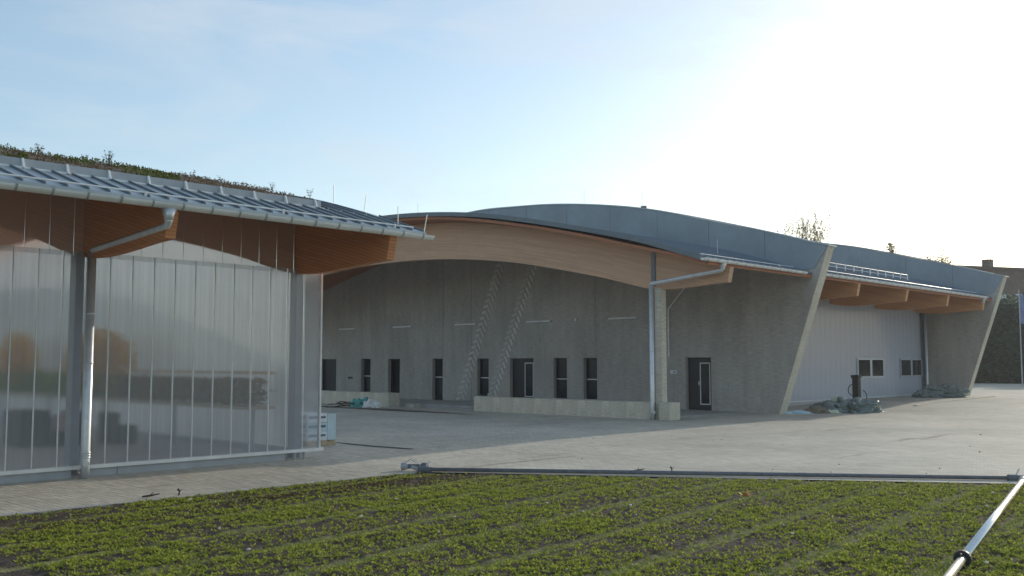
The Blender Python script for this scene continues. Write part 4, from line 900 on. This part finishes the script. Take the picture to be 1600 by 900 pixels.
for i, (pxx, d, h) in enumerate(((1740, 84, 8), (1830, 80, 7.5), (1930, 78, 8.5), (2050, 74, 8), (2190, 70, 8.5), (2350, 66, 8))):
    limb_tree('bushy_tree', pt(pxx, d), h, 3.6, ['first', 'second', 'third', 'fourth', 'fifth', 'sixth'][i]+' dark bushy tree outside the right edge of the picture', 'tree', 'hedge_leaf', 'bark', 4200, .3, .5, 'dark bushy trees before the brown building', .2, .02, 80+i, 30)
hd = thing('hedge', pt(1560, 80), 'dark green hedge along the far side of the road', 'hedge'); hp = []
a, b = pt(1490, 82), pt(2300, 70)
for i in range(16000):
    s = random.random(); p = a.lerp(b, s); hp.append((p.x+random.gauss(0, .35), p.y+random.gauss(0, .35), -.09+random.random()**.7*(1.5+.5*math.sin(s*40)*math.sin(s*17))))
stuff(leaves(np.array(hp), .2, .4, 2, 'hedge_leaf', 'foliage', hd)); mk('stem', G().tube([a, a.lerp(b, .5), b], .05, 5), 'bark', hd)
wd = []; 
for i in range(30000):
    a_ = math.radians(random.uniform(56, 78)) if i % 2 else math.radians(random.uniform(56, 112)); d_ = random.uniform(128, 150); u = random.random()
    h_ = 7.4+1.6*math.sin(a_*31)+1.0*math.sin(a_*83+1)+.7*math.sin(a_*190); wd.append((d_*math.cos(a_), d_*math.sin(a_), -.09+u**.8*h_))
o = leaves(np.array(wd), .75, .5, 2, 'hedge_leaf', 'far_wood'); tag(o, 'dark far off wood on the horizon behind the low hall', 'wood', kind='stuff')
BB = thing('brick_building', pt(1600, 105), 'flat roofed brown brick building behind the dark trees', 'building'); o = pt(1500, 103); e = pt(1800, 112); dr = (e-o).normalized(); nr = Vector((-dr.y, dr.x, 0)); Lb = (e-o).length; zg = -.09
def bb(u0, u1, v0, v1, z0, z1, g=None):
    g = g or G(); P = [o+dr*u+nr*v for u, v in ((u0, v0), (u1, v0), (u1, v1), (u0, v1))]
    return g.add([(p.x, p.y, z+zg) for z in (z0, z1) for p in P], [(0, 3, 2, 1), (4, 5, 6, 7), (0, 1, 5, 4), (1, 2, 6, 5), (2, 3, 7, 6), (3, 0, 4, 7)])
mk('wall', bb(0, Lb, 0, 12, 0, 11.9), 'brick_far', BB); mk('roof', bb(-.4, Lb+.3, -.4, 12.3, 11.91, 12.19), 'roof_far', BB)
mk('chimney', bb(4.6, 5.4, .6, 1.4, 12.2, 13.1), 'brick_far', BB)
an = mk('antenna', G().tube([o+dr*5.9+nr*1.5+Vector((0, 0, 12.4)), o+dr*5.9+nr*1.5+Vector((0, 0, 15.6))], .035, 5), 'grey_metal', BB)
for zz, l in ((15.3, .5), (14.7, .7), (14.2, .4)): mk('antenna_bar', G().tube([o+dr*(5.9-l)+nr*1.5+Vector((0, 0, zz)), o+dr*(5.9+l)+nr*1.5+Vector((0, 0, zz))], .02, 4), 'grey_metal', an)
for fl in (1.2, 4.8, 8.0):
    for u in (1.5, 4.4, 7.6, 10.8, 14.0):
        w_ = mk('window', bb(u, u+1.9, -.06, -.005, fl, fl+1.35), 'white_frame', BB); mk('pane', bb(u+.1, u+.9, -.085, -.062, fl+.1, fl+1.25), 'glass_far', w_); mk('pane', bb(u+1.0, u+1.8, -.085, -.062, fl+.1, fl+1.25), 'glass_far', w_)
fp = thing('flagpole', pt(1594, 70), 'white flagpole with a furled blue flag at the right edge', 'flagpole'); p = pt(1594, 70)
mk('pole', G().tube([p, p+Vector((0, 0, 7.2))], [.05, .03], 8), 'grey_metal', fp)
g = G(); n = 7
for i in range(n+1):
    z = 6.9-2.1*i/n; wv = .1*math.sin(i*1.7)
    g.v += [(p.x+.06, p.y, p.z+z), (p.x+.45+wv, p.y-.2+wv, p.z+z-.15), (p.x+.34, p.y-.42-wv, p.z+z-.3)]
for i in range(n):
    for k in range(2): g.f.append((3*i+k, 3*i+k+1, 3*i+k+4, 3*i+k+3))
mk('flag', g, 'flag_blue', fp, smooth=True, fix=False)
a, b = pt(1480, 78.5), pt(1800, 76); r_ = (b-a).normalized(); nn_ = Vector((-r_.y, r_.x, 0))

# ------------------------------------------------------------------ thin sunlit haze over the whole site
hm = bpy.data.materials.new('haze'); hm.use_nodes = True; t = hm.node_tree; t.nodes.remove(t.nodes['Principled BSDF'])
pv = t.nodes.new('ShaderNodeVolumePrincipled'); pv.inputs['Color'].default_value = (.93, .96, 1, 1); pv.inputs['Density'].default_value = .0006; pv.inputs['Anisotropy'].default_value = .35
t.links.new(pv.outputs[0], t.nodes['Material Output'].inputs['Volume']); M['haze'] = hm
hz = mk('haze', G().box(-60, 190, -60, 190, -1.2, 17.5), 'haze'); hz['kind'] = 'stuff'; hz['label'] = 'thin bright haze in the low sunlight over the yard'; hz['category'] = 'haze'
